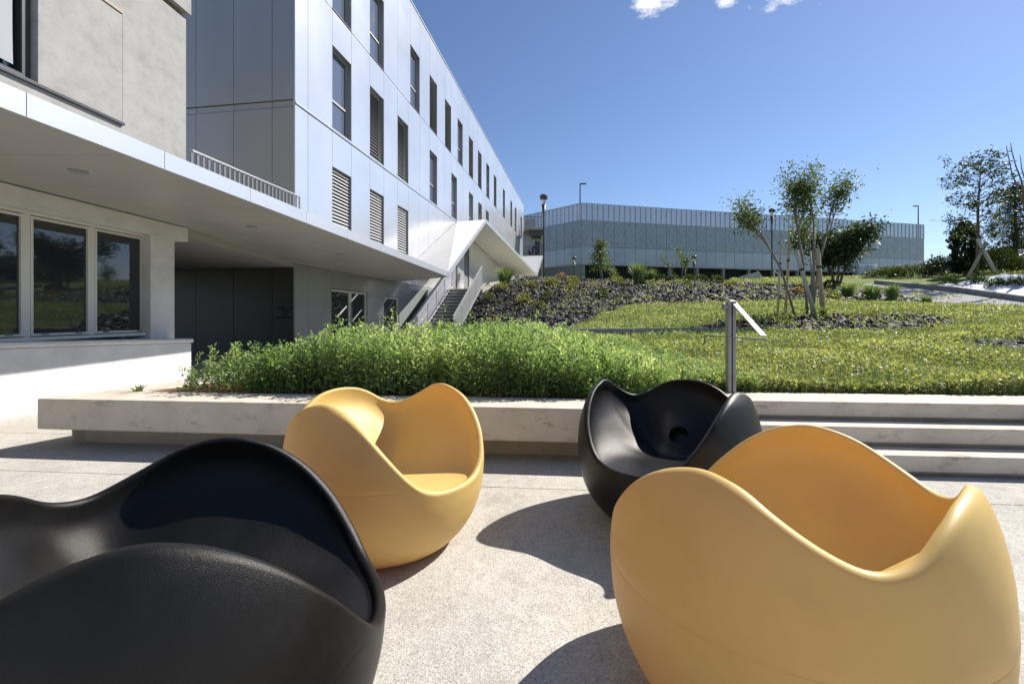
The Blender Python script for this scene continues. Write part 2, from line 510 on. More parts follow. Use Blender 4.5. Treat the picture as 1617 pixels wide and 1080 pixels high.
M['tan_leaf'] = leaf_mat('tan_leaves', (.20, .12, .07), (.42, .30, .19), .3)
M['grass_blade'] = leaf_mat('tuft_blades', (.06, .11, .04), (.24, .32, .14), .3)
M['petal'] = simple('white_petal', (.8, .8, .78), .6)
M['cloth_dark'] = simple('dark_clothes', (.012, .012, .016), .8)
M['skin'] = simple('skin', (.30, .18, .12), .6)
M['car_paint'] = simple('white_car_paint', (.75, .76, .78), .25)
M['car_glass'] = glass_mat('car_glass', (.015, .018, .02))
M['tyre'] = simple('tyre', (.015, .015, .015), .8)

def ground_mat():
    m, nt, b = mat('hillside_soil')
    tc = N(nt, 'ShaderNodeTexCoord')
    a = N(nt, 'ShaderNodeAttribute', attribute_name='tint')
    n1 = N(nt, 'ShaderNodeTexNoise', Scale=1.6, Detail=9.0, Roughness=0.7)
    nt.links.new(tc.outputs['Object'], n1.inputs['Vector'])
    g = ramp(nt, n1.outputs['Fac'], [(0.32, (.13, .085, .05)), (0.45, (.12, .15, .035)), (0.7, (.20, .26, .07))])
    r = ramp(nt, n1.outputs['Fac'], [(0.3, (.012, .012, .012)), (0.7, (.045, .042, .04))])
    mx = N(nt, 'ShaderNodeMix', data_type='RGBA')
    nt.links.new(a.outputs['Fac'], mx.inputs['Factor']); nt.links.new(g, mx.inputs['A']); nt.links.new(r, mx.inputs['B'])
    a2 = N(nt, 'ShaderNodeAttribute', attribute_name='soil')
    so = ramp(nt, n1.outputs['Fac'], [(0.3, (.10, .055, .03)), (0.7, (.24, .15, .09))])
    mx2 = N(nt, 'ShaderNodeMix', data_type='RGBA')
    nt.links.new(a2.outputs['Fac'], mx2.inputs['Factor']); nt.links.new(mx.outputs['Result'], mx2.inputs['A']); nt.links.new(so, mx2.inputs['B'])
    nt.links.new(mx2.outputs['Result'], b.inputs['Base Color'])
    b.inputs['Roughness'].default_value = .95
    b.inputs['Specular IOR Level'].default_value = .15
    bp = N(nt, 'ShaderNodeBump', Strength=.6, Distance=.05)
    nt.links.new(n1.outputs['Fac'], bp.inputs['Height']); nt.links.new(bp.outputs[0], b.inputs['Normal'])
    return m
M['hill'] = ground_mat()

def perf_mat():
    """perforated aluminium: rows of small upright slots that thin out downwards"""
    m, nt, b = mat('perforated_aluminium')
    tc = N(nt, 'ShaderNodeTexCoord')
    mp = N(nt, 'ShaderNodeMapping'); mp.inputs['Scale'].default_value = (6.0, 6.0, 1.6)
    nt.links.new(tc.outputs['Object'], mp.inputs[0])
    vo = N(nt, 'ShaderNodeTexVoronoi', Scale=1.0)
    nt.links.new(mp.outputs[0], vo.inputs['Vector'])
    no = N(nt, 'ShaderNodeTexNoise', Scale=.5, Detail=3.0)
    nt.links.new(mp.outputs[0], no.inputs['Vector'])
    sm = N(nt, 'ShaderNodeMath', operation='ADD'); nt.links.new(vo.outputs['Distance'], sm.inputs[0])
    ms = N(nt, 'ShaderNodeMath', operation='MULTIPLY'); ms.inputs[1].default_value = .5
    nt.links.new(no.outputs['Fac'], ms.inputs[0]); nt.links.new(ms.outputs[0], sm.inputs[1])
    c = ramp(nt, sm.outputs[0], [(0.34, (.24, .24, .25)), (0.52, (.31, .31, .32)), (0.85, (.37, .37, .385))])
    nt.links.new(c, b.inputs['Base Color'])
    b.inputs['Metallic'].default_value = .5
    b.inputs['Roughness'].default_value = .38
    return m
M['perf'] = perf_mat()
M['perf_plain'] = noisy('plain_aluminium_sheet', [(0.3, (.38, .38, .41)), (0.7, (.45, .45, .48))], scale=.3, rough=.32, metal=.45)

def mesh_screen_mat():
    m, nt, b = mat('wire_screen')
    b.inputs['Base Color'].default_value = (.50, .50, .56, 1)
    b.inputs['Metallic'].default_value = .3
    b.inputs['Roughness'].default_value = .4
    t = N(nt, 'ShaderNodeBsdfTransparent')
    mx = N(nt, 'ShaderNodeMixShader'); mx.inputs[0].default_value = .45
    nt.links.new(b.outputs[0], mx.inputs[1]); nt.links.new(t.outputs[0], mx.inputs[2])
    nt.links.new(mx.outputs[0], nt.nodes['Material Output'].inputs[0])
    return m
M['screen'] = mesh_screen_mat()

# ------------------------------------------------------------------ terrain
CTRL = []
for x in (-4.5, -3, -1.5, 0, 1.5, 3, 5, 7, 10):
    CTRL.append((x, 3.7, .40 + max(0, x) * .004))
CTRL += [(-3, 5, .41), (0, 5, .43), (2, 5, .47), (4, 5.5, .53), (7, 6.2, .66), (11, 6, .85),
         (-2, 8, .41), (0, 8, .50), (2, 8, .58), (5, 8, .70), (8, 8.5, .86), (12, 9, 1.10),
         (-2.6, 11, .30), (0, 10, .58), (3, 10, .68), (6, 10, .82), (8, 11.5, 1.10), (12, 12, 1.30),
         (-3, 15, .20), (0, 13.5, .62), (2, 13.5, .98), (5, 14, 1.20), (9, 15, 1.40), (14.5, 16.5, 1.52), (16.9, 15, 1.37), (21, 13, 1.35),
         (-3.4, 19.5, .18), (-1.5, 19.5, .52), (1, 18, 1.25), (4.5, 17.5, 1.52), (8, 18, 1.72), (11, 18, 1.80),
         (-2.9, 22.4, 1.30), (-2.2, 24.4, 2.35), (0, 22, 1.6), (0, 25, 2.65), (-1.6, 27.5, 2.75), (-3.5, 26, 2.45), (-3, 31, 2.9),
         (4, 24, 2.55), (9, 24, 2.70), (1, 29, 3.40), (6, 30, 3.36), (12, 30, 3.36), (16, 29, 3.36), (20, 29, 3.5),
         (14.5, 20, 2.05), (15.5, 17.5, 1.62),
         (19.8, 22.5, 2.48), (19.3, 19, 1.97), (19.2, 17, 1.62), (20, 14.6, 1.32), (17.3, 20, 2.0),
         (22.4, 24, 2.92), (23.6, 23, 3.1), (23.2, 20.5, 2.78), (25, 18, 2.6), (27, 24, 3.35), (24, 30, 3.6), (28, 15, 2.5),
         (0, 34, 3.85), (10, 36, 3.9), (3, 45, 4.5), (18, 42, 4.3), (32, 40, 4.6), (45, 34, 4.9),
         (-2, 40, 3.7), (0, 50, 4.4), (8, 58, 5.2), (30, 60, 5.4), (60, 75, 5.6), (90, 110, 6.0), (0, 130, 6.0), (100, 30, 6.5), (60, 20, 5.0), (40, 8, 3.0), (100, 3, 5), (20, 4, 1.0), (50, 130, 6)]
CT = np.array(CTRL)
def _phi(r2):
    return np.sqrt(r2 + 1.5)
_d2 = ((CT[:, None, :2] - CT[None, :, :2]) ** 2).sum(-1)
_A = np.zeros((len(CT) + 3, len(CT) + 3))
_A[:len(CT), :len(CT)] = _phi(_d2) + np.eye(len(CT)) * -.01
_P = np.c_[np.ones(len(CT)), CT[:, :2]]
_A[:len(CT), len(CT):] = _P; _A[len(CT):, :len(CT)] = _P.T
_sol = np.linalg.solve(_A, np.r_[CT[:, 2], 0, 0, 0])
def terr(X, Y):
    X = np.atleast_1d(np.asarray(X, float)); Y = np.atleast_1d(np.asarray(Y, float))
    out = np.empty(len(X))
    for i in range(0, len(X), 20000):
        x, y = X[i:i + 20000], Y[i:i + 20000]
        d2 = (x[:, None] - CT[None, :, 0]) ** 2 + (y[:, None] - CT[None, :, 1]) ** 2
        out[i:i + 20000] = _phi(d2) @ _sol[:len(CT)] + _sol[-3] + _sol[-2] * x + _sol[-1] * y
    return out
def tz(x, y):
    return float(terr([x], [y])[0])

FX0, FY0 = -6.19, 12.98
FD = Vector((.1582, .9874, 0)).normalized()
def facade_x(Y):
    return FX0 + (Y - FY0) * FD.x / FD.y

def xleft(Y):
    if Y < 9.5: return -3.68 + .417 * (Y - 3.84)
    if Y < 19.6: return -2.55 if Y > 10 else -1.32 - 1.23 * (Y - 9.5) / .5
    if Y < 24.4: return -2.55 + (Y - 19.6) * (.9 / 4.8)
    if Y < 24.9: return -1.65 + (facade_x(24.9) + 1.65) * (Y - 24.4) / .5
    return facade_x(Y) - .15 if Y < 62 else -12 - (Y - 62)

def in_main_rock(X, Y):
    ylow = np.interp(X, [-4, .6, 4.5, 9, 13, 16, 19], [9.9, 10.3, 17.2, 17.6, 17.2, 16.6, 16.2])
    yhigh = np.interp(X, [-4, 12, 14, 17, 19], [31.5, 31.0, 26, 22, 18.0])
    yhigh = np.where(X < -.8, np.minimum(yhigh, 28.6 + X * .2), yhigh)
    return (Y > ylow) & (Y < yhigh) & (X > -3.4) & (X < 18.5)
def in_island(X, Y):
    e = ((X - 6.7) / 2.75) ** 2 + ((Y - 10.1) / 1.55) ** 2 + .18 * np.sin(3.1 * X) * np.cos(2.3 * Y)
    return (e < 1) & ((X > 5.75) | (Y > 10.2))
def in_patch(X, Y):
    return ((X - 7.5) / 1.25) ** 2 + ((Y - 6.35) / .62) ** 2 + .15 * np.sin(5 * X) < 1
def rocky(X, Y):
    X = np.asarray(X, float); Y = np.asarray(Y, float)
    return in_main_rock(X, Y) | in_island(X, Y) | in_patch(X, Y)

# kerb line of the path on the right: plan points
KERB = [at(1380, 457, 25), at(1430, 455, 23), at(1480, 457.5, 21), at(1540, 466, 19), at(1617, 477, 17), at(1720, 492, 15), at(1900, 515, 12.5)]
KB = np.array([(p.x, p.y) for p in KERB])
_kt = np.linspace(0, 1, len(KB))
_kk = np.linspace(0, 1, 61)
KX = np.interp(_kk, _kt, KB[:, 0]); KY = np.interp(_kk, _kt, KB[:, 1])
for _ in range(12):
    KX[1:-1] = .25 * KX[:-2] + .5 * KX[1:-1] + .25 * KX[2:]
    KY[1:-1] = .25 * KY[:-2] + .5 * KY[1:-1] + .25 * KY[2:]
_tx = np.gradient(KX); _ty = np.gradient(KY); _l = np.hypot(_tx, _ty)
KNX, KNY = -_ty / _l, _tx / _l          # normal pointing to the bank (away from the camera)
if KNX.mean() < 0: KNX, KNY = -KNX, -KNY
def path_side(X, Y):
    """signed distance from the kerb: + on the bank, - on the path"""
    X = np.atleast_1d(X); Y = np.atleast_1d(Y)
    d = (X[:, None] - KX) ** 2 + (Y[:, None] - KY) ** 2
    i = d.argmin(1)
    return (X - KX[i]) * KNX[i] + (Y - KY[i]) * KNY[i], i, np.sqrt(d.min(1))
PATHW = np.interp(np.arange(61), [0, 14, 26, 42], [.8, 1.3, 2.4, 3.4])

def build_terrain():
    rows = np.unique(np.concatenate([np.arange(3.86, 10.2, .16), np.arange(10.2, 34, .3), np.arange(34, 60, 1.0), np.arange(60, 131, 4.0)]))
    nu = 150
    u = np.linspace(0, 1, nu) ** 2.2
    X = np.empty((len(rows), nu)); Y = np.empty_like(X)
    for i, y in enumerate(rows):
        xl = xleft(y)
        X[i] = xl + (100 - xl) * u
        Y[i] = y
    yf = np.where(X < 1.42, 3.84 - .093 * (X + 4.01) + .38, 3.70 - .08 * (np.minimum(X, 15) - 1.43) + .38)
    Y += (yf - 3.86) * np.clip(1 - (Y - 3.86) / 3.0, 0, 1)
    Z = terr(X.ravel(), Y.ravel()).reshape(X.shape)
    rk = rocky(X, Y)
    Z += np.where(rk, .02, 0)
    Z += .012 * np.sin(X * 2.1 + Y) * np.cos(Y * 1.7 - X * .6) * np.clip((Y - 5) / 8, 0, 1)
    sk = Z.copy()
    verts = np.stack([X, Y, Z], -1).reshape(-1, 3)
    idx = np.arange(len(rows) * nu).reshape(len(rows), nu)
    f = np.stack([idx[:-1, :-1], idx[:-1, 1:], idx[1:, 1:], idx[1:, :-1]], -1).reshape(-1, 4)
    # left skirt down to the courtyard
    low = np.stack([X[:, 0], Y[:, 0], np.full(len(rows), -.05)], -1)
    b = len(verts)
    verts = np.concatenate([verts, low])
    li = np.arange(b, b + len(rows))
    f2 = np.stack([idx[:-1, 0], idx[1:, 0], li[1:], li[:-1]], -1)
    f = np.concatenate([f, f2])
    tint = np.concatenate([rk.ravel().astype(float), np.zeros(len(rows))])
    o = np_mesh('hillside', verts, f, M['hill'], tint=tint, smooth=True)
    soil = np.concatenate([np.where((X < 2.0) & (Y < 9.6), np.clip((2.0 - X) / 1.2, 0, 1), 0).ravel(), np.ones(len(rows))])
    a_ = o.data.attributes.new('soil', 'FLOAT', 'POINT'); a_.data.foreach_set('value', soil.astype(np.float32))
    tag(o, kind='structure')
    return o

ground = MB().add([(-3000, -3000, -.01), (3000, -3000, -.01), (3000, 3000, -.01), (-3000, 3000, -.01)], [(0, 1, 2, 3)]).build('ground', M['hill'])
tag(ground, kind='structure')
HILL = build_terrain()

# terrace: paving bays with narrow recessed joints
def terrace():
    root = MB().add([(-60, -25, -.006), (40, -25, -.006), (40, 3.9, -.006), (-60, 3.9, -.006)], [(0, 1, 2, 3)]).build('terrace', M['concrete_dark'])
    tag(root, kind='structure')
    th = math.radians(-5.2)
    ex, ey = Vector((math.cos(th), math.sin(th), 0)), Vector((-math.sin(th), math.cos(th), 0))
    o0 = Vector((-4.05, 3.50, 0))
    g = .004
    for (x0, x1) in ((-22, -10), (-10, -3.4), (-3.4, 5.6), (5.6, 14), (14, 30)):
        for (y0, y1) in ((-24, -12), (-12, -4.6), (-4.6, -.16), (-.16, .8)):
            p = [o0 + ex * a + ey * b for a, b in ((x0 + g, y0 + g), (x1 - g, y0 + g), (x1 - g, y1 - g), (x0 + g, y1 - g))]
            MB().prism(p, -.05, 0.0).build('paving_bay', M['terrace'], root)
    court = MB().prism([o0 + ex * a + ey * b for a, b in ((-22, .804), (.6, .804), (1.6, 8), (1.5, 18), (-22, 30))], -.05, 0).build('paving_bay', M['terrace'], root)
    return root
terrace()

# ------------------------------------------------------------------ planter bench and steps
def planter():
    A = Vector((-4.01, 3.84, 0)); B = Vector((1.42, 3.335, 0))
    e = (B - A).normalized(); n = Vector((-e.y, e.x, 0))
    root = empty('planter_bench', A)
    tag(root, 'long stained concrete planter bench on a recessed plinth behind the yellow chair', 'planter')
    L = (B - A).length
    le = Vector((.385, .923, 0))          # left end edge runs back along this direction
    def loc(p): return (p.x - A.x, p.y - A.y)
    C0 = Vector((0, 0, 0))
    # slab pieces (top .425, underside .16) butt-jointed
    cuts = [0, 3.02, L]
    for i in range(2):
        a, b = cuts[i] + (.003 if i else 0), cuts[i + 1] - (.003 if i < 1 else 0)
        p0 = e * a; p1 = e * b
        q1 = e * b + n * .42; q0 = e * a + n * .42
        if i == 0: q0 = le * (.42 / le.dot(n))
        MB().prism([p0.xy, p1.xy, q1.xy, q0.xy], .165, .425).build('slab', M['concrete'], root, bevel=.012)
    # left end strip running back beside the wall
    s0 = le * (.424 / le.dot(n)); s1 = le * 5.9
    side = e
    MB().prism([s0.xy, (s0 + side * .40).xy, (s1 + side * .40).xy, s1.xy], .165, .424).build('slab', M['concrete'], root, bevel=.012)
    # plinth
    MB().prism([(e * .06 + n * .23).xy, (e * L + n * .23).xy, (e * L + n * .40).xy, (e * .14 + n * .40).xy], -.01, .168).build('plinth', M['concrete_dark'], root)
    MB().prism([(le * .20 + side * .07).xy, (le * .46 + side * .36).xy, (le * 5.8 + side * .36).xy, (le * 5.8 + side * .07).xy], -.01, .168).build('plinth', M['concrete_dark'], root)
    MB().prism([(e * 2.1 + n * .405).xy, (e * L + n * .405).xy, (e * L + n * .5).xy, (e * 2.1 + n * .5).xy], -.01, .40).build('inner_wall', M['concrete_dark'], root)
    return root
planter()

def steps():
    P = Vector((1.43, 3.70, 0))
    e = Vector((1, -.080, 0)).normalized(); n = Vector((-e.y, e.x, 0))
    root = empty('terrace_steps', P)
    tag(root, 'three wide pale concrete steps with shadow gaps, right of the black chair', 'steps')
    L = 14.0
    zt = [.44, .293, .146]
    for i, z in enumerate(zt):
        f = -.205 * i
        back = .42 if i == 0 else f + .40
        cuts = [0, 4.6, 9.2, L]
        for k in range(3):
            a, b = cuts[k] + .003, cuts[k + 1] - .003
            MB().prism([(e * a + n * f).xy, (e * b + n * f).xy, (e * b + n * back).xy, (e * a + n * back).xy], z - .116, z).build('step', M['concrete'], root, bevel=.009)
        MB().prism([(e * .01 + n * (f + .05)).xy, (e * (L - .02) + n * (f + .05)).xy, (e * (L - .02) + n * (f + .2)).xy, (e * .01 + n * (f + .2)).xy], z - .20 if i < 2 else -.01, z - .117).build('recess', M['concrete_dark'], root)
    return root
steps()

def near_handrail():
    b = Vector((1.95, 4.06, .42))
    root = empty('step_handrail', b)
    tag(root, 'galvanised steel handrail with sloping flat bar standing above the concrete steps', 'handrail')
    st = M['steel']
    MB().box(-.034, -.004, -.03, .03, -.05, .83).build('post', st, root, bevel=.002)
    MB().box(.006, .034, -.034, .026, -.05, .83).build('post', st, root, bevel=.002)
    MB().bar((.02, .02, .838), (.035, -.47, .54), .05, .012).build('handrail_bar', st, root, bevel=.002)
    m = MB()
    m.tube([(.035, -.52, .515), (.012, -.2, .512), (-.012, .05, .512), (-.05, .36, .512), (-.056, .40, .505), (-.058, .41, .49), (-.058, .41, .425)], .0085, 8)
    m.build('rod', st, root, smooth=True)
    MB().tube([(-.07, .0, .785), (-.035, .0, .785)], .030, 10).build('stub', st, root)
    MB().box(-.06, .06, -.05, .05, -.05, .012).build('base_plate', st, root)
    return root
near_handrail()

# ------------------------------------------------------------------ lounge chairs
def pchip(xs, ys, x):
    xs = np.array(xs, float); ys = np.array(ys, float)
    h = np.diff(xs); d = np.diff(ys) / h
    m = np.zeros(len(xs))
    for i in range(1, len(xs) - 1):
        if d[i - 1] * d[i] > 0:
            w1 = 2 * h[i] + h[i - 1]; w2 = h[i] + 2 * h[i - 1]
            m[i] = (w1 + w2) / (w1 / d[i - 1] + w2 / d[i])
    x = np.asarray(x, float)
    k = np.clip(np.searchsorted(xs, x) - 1, 0, len(xs) - 2)
    t = (x - xs[k]) / h[k]
    return ((2 * t**3 - 3 * t**2 + 1) * ys[k] + (t**3 - 2 * t**2 + t) * h[k] * m[k] +
            (-2 * t**3 + 3 * t**2) * ys[k + 1] + (t**3 - t**2) * h[k] * m[k + 1])

RIM = ([0, 12, 22, 32, 42, 55, 68, 82, 96, 110, 121, 131, 141, 153, 166, 180],
       [.358, .362, .386, .462, .560, .662, .716, .737, .722, .672, .630, .606, .624, .680, .713, .722])
PROF = ([0, .02, .06, .12, .20, .30, .40, .50, .60, .68, .75],
        [.300, .345, .392, .437, .474, .497, .503, .494, .468, .432, .387])

BOWL_N, BOWL_T = 2.9, .12
def bowl_point(rr):
    '''height and slope of the bowl's back wall at radius rr'''
    ph = np.radians(np.linspace(1, 89.5, 800))
    z = .704 - (.704 - .314) * np.sin(ph) ** (2 / BOWL_N)
    q = np.clip((.704 - z) / .36, 0, 1)
    r = (pchip(*PROF, z) - .045 * np.sin(np.pi * z / .75) ** .8 - (.034 + (BOWL_T + .13) * q * q * (3 - 2 * q))) * np.cos(ph) ** (2 / BOWL_N)
    z = z - .085 * r * np.sin(ph) ** (4 / BOWL_N)
    i = int(np.abs(r - rr).argmin())
    return float(z[i]), math.atan2(z[i - 4] - z[i + 4], r[i - 4] - r[i + 4])
def chair_mesh():
    NT = 176
    th = np.linspace(-180, 180, NT, endpoint=False)
    h = pchip(*RIM, np.abs(th))
    for _ in range(4):
        h = .25 * np.roll(h, 1) + .5 * h + .25 * np.roll(h, -1)
    c, s = np.cos(np.radians(th)), np.sin(np.radians(th))
    kb = (.5 - .5 * c) ** 1.5
    R = lambda z: pchip(*PROF, np.clip(z, 0, .75)) - .045 * kb * np.sin(np.pi * np.clip(z, 0, .75) / .75) ** .8
    rings = []
    def ring(r, z):
        rings.append(np.stack([r * c, r * s, z + 0 * r], -1))
    T = .034
    ring(np.full(NT, .02), np.full(NT, .0))
    ring(np.full(NT, .20), np.full(NT, .0))
    ring(np.full(NT, .262), np.full(NT, .002))
    zs = np.minimum(.40, h - T / 2 - .012)         # mould seam level
    seam = np.clip((h - .44) / .04, 0, 1)
    for u in np.linspace(.02, .985, 22):
        z = zs * u; ring(R(z), z)
    ring(R(zs), zs - .0022)
    ring(R(zs) - .0011 * seam, zs)
    ring(R(zs), zs + .0022)
    top = h - T / 2
    for u in np.linspace(.12, .94, 16):
        z = zs + (top - zs) * u; ring(R(z), z)
    # rim: half circle leaning along the wall
    for a in np.linspace(0, 180, 9):
        ca, sa = math.cos(math.radians(a)), math.sin(math.radians(a))
        r = R(top) - T / 2 + T / 2 * ca
        z = top + T / 2 * sa
        r = r + (R(np.clip(z, 0, .75)) - R(top)) * .8
        ring(r, z)
    # inner bowl: wall follows the shell, then a soft turn into the seat
    n = BOWL_N
    BT = BOWL_T + .13 * kb
    zseat = .314
    for ph in np.linspace(2.5, 90, 40)[:-1]:
        sa, ca = math.sin(math.radians(ph)) ** (2 / n), math.cos(math.radians(ph)) ** (2 / n)
        z = top - (top - zseat) * sa
        # thicker shell low down
        q = np.clip((top - z) / .36, 0, 1); t = T + BT * q * q * (3 - 2 * q)
        r = (R(z) - t) * ca
        z = z + .085 * r * c * sa ** 2
        ring(r, z)
    V = np.concatenate(rings)
    nr = len(rings)
    idx = np.arange(nr * NT).reshape(nr, NT)
    f = []
    for i in range(nr - 1):
        a = idx[i]; b = np.roll(a, -1); c2 = idx[i + 1]; d2 = np.roll(c2, -1)
        f.append(np.stack([a, b, d2, c2], -1))
    faces = [tuple(q) for q in np.concatenate(f)]
    faces.append(tuple(int(k) for k in idx[0][::-1]))
    V = np.concatenate([V, [[0, 0, .3139]]])
    ci = len(V) - 1
    for k in range(NT):
        faces.append((int(idx[-1][k]), int(idx[-1][(k + 1) % NT]), ci))
    me = bpy.data.meshes.new('chair_shell')
    me.from_pydata([tuple(p) for p in V], [], [tuple(int(i) for i in q) for q in faces])
    me.update()
    return me

def drain(me):
    """cut the round drain pocket into the back of the seat"""
    o = bpy.data.objects.new('tmp_shell', me); COL.objects.link(o)
    b = bmesh.new()
    bmesh.ops.create_cone(b, cap_ends=True, segments=40, radius1=.055, radius2=.055, depth=.16)
    b.transform(Matrix.Translation(DRAIN_P) @ DRAIN_R)
    cm = bpy.data.meshes.new('tmp_cut'); b.to_mesh(cm); b.free()
    c = bpy.data.objects.new('tmp_cut', cm); COL.objects.link(c)
    md = o.modifiers.new('b', 'BOOLEAN'); md.object = c; md.operation = 'DIFFERENCE'; md.solver = 'EXACT'
    dg = bpy.context.evaluated_depsgraph_get()
    res = bpy.data.meshes.new_from_object(o.evaluated_get(dg))
    bpy.data.objects.remove(o); bpy.data.objects.remove(c)
    res.name = 'chair_shell'
    return res
_z, _a = bowl_point(.175)
DRAIN_P = Vector((-.175, 0, _z))
DRAIN_R = Matrix.Rotation(_a, 4, 'Y')
SHELL = drain(chair_mesh())
SHELL.polygons.foreach_set('use_smooth', [True] * len(SHELL.polygons))
try:
    SHELL.set_sharp_from_angle(angle=math.radians(38))
except Exception as ex:
    print('sharp', ex)
_b = MB()
_b.lathe([(.049, -.076), (.0535, -.07), (.0545, -.012)], n=32)
_b.f = _b.f[:-1]
CUP = _b.mesh('drain_cup')
CUP.transform(Matrix.Translation(DRAIN_P) @ DRAIN_R)
CUP.polygons.foreach_set('use_smooth', [True] * len(CUP.polygons))

def chair(x, y, face, m, label):
    root = empty('lounge_chair', (x, y, 0), face)
    tag(root, label, 'chair', 'moulded lounge chairs on the terrace')
    me = SHELL.copy(); me.materials.clear(); me.materials.append(M[m])
    o = bpy.data.objects.new('shell', me); o.parent = root; COL.objects.link(o)
    cm = CUP.copy(); cm.materials.clear(); cm.materials.append(M['hole'])
    d = bpy.data.objects.new('drain_cup', cm); d.parent = root; COL.objects.link(d)
    return root
CH = [
    (-.82, 1.085, math.radians(22), 'black', 'large black moulded lounge chair in the left foreground, cut by the frame'),
    (-.645, 2.32, math.radians(-34), 'yellow', 'yellow moulded lounge chair in front of the long planter bench'),
    (.875, 2.57, math.radians(-130), 'black', 'black moulded lounge chair near the steps, its round drain hole showing'),
    (.80, 1.33, math.radians(129), 'yellow', 'large yellow moulded lounge chair in the right foreground, seen from behind'),
]
for a in CH: chair(*a)

# ------------------------------------------------------------------ buildings on the left
class Frame:
    """wall frame: local x along the wall (away from the camera), local y into the building"""
    def __init__(self, o, d):
        self.o = Vector((o[0], o[1], 0)); self.d = Vector((d[0], d[1], 0)).normalized()
        self.n = Vector((-self.d.y, self.d.x, 0))
        self.rz = math.atan2(self.d.y, self.d.x)
    def s(self, px, y=0.0):
        t = (px - CX) / F
        o = self.o + self.n * y
        return (o.x - t * o.y) / (t * self.d.y - self.d.x)
    def z(self, px, py, y=0.0):
        p = self.o + self.n * y + self.d * self.s(px, y)
        return H - (py - HY) * p.y / F
    def w(self, s, y, z):
        p = self.o + self.d * s + self.n * y
        return Vector((p.x, p.y, z))

FA = Frame((FX0, FY0), (FD.x, FD.y))                  # metal building
FB = Frame((-5.68, 7.93), (.0658, .9978))             # concrete wing

def slats(mb, x0, x1, y, z0, z1, pitch=.115, dz=.042):
    n = int((z1 - z0) / pitch)
    for i in range(n):
        z = z0 + (i + .5) * (z1 - z0) / n
        dy = .030
        mb.add([(x0, y - dy, z - dz), (x1, y - dy, z - dz), (x1, y + dy, z + dz), (x0, y + dy, z + dz),
                (x0, y - dy + .006, z - dz - .008), (x1, y - dy + .006, z - dz - .008), (x1, y + dy + .006, z + dz - .008), (x0, y + dy + .006, z + dz - .008)],
               [(0, 1, 2, 3), (7, 6, 5, 4), (0, 4, 5, 1), (3, 2, 6, 7)])

def window_unit(parent, x0, x1, z0, z1, kind, dark=False):
    """recessed window: frame part with reveal, pane and blind as its pieces"""
    D = .20
    f = MB()
    w = .055
    f.box(x0, x0 + w, D - .05, D + .05, z0, z1); f.box(x1 - w, x1, D - .05, D + .05, z0, z1)
    f.box(x0 + w, x1 - w, D - .05, D + .05, z0, z0 + w); f.box(x0 + w, x1 - w, D - .05, D + .05, z1 - w, z1)
    zt = z0 + (z1 - z0) * .38
    if kind == 'pane':
        f.box(x0 + w, x1 - w, D - .04, D + .04, zt - .035, zt + .035)
    fr = f.build('window', M['frame'], parent)
    r = MB()
    t = .012
    r.box(x0 - t, x0, 0.002, D + .1, z0 - t, z1 + t); r.box(x1, x1 + t, 0.002, D + .1, z0 - t, z1 + t)
    r.box(x0, x1, 0.002, D + .1, z1, z1 + t); r.box(x0, x1, -.015, D + .1, z0 - t, z0)
    r.build('reveal', M['reveal'], fr)
    if kind == 'pane':
        MB().box(x0 + w, x1 - w, D, D + .012, z0 + w, zt - .035).build('pane', M['glass_blue'], fr)
        MB().box(x0 + w, x1 - w, D, D + .012, zt + .035, z1 - w).build('pane', M['glass_blue'], fr)
    else:
        MB().box(x0 + w, x1 - w, D + .02, D + .03, z0 + w, z1 - w).build('pane', M['glass'], fr)
        m = MB(); slats(m, x0 + .01, x1 - .01, .09, z0 + .03, z1 - .02, .125 if dark else .115, .030 if dark else .042)
        m.build('blind', M['slat_dark' if dark else 'slat'], fr)
    return fr

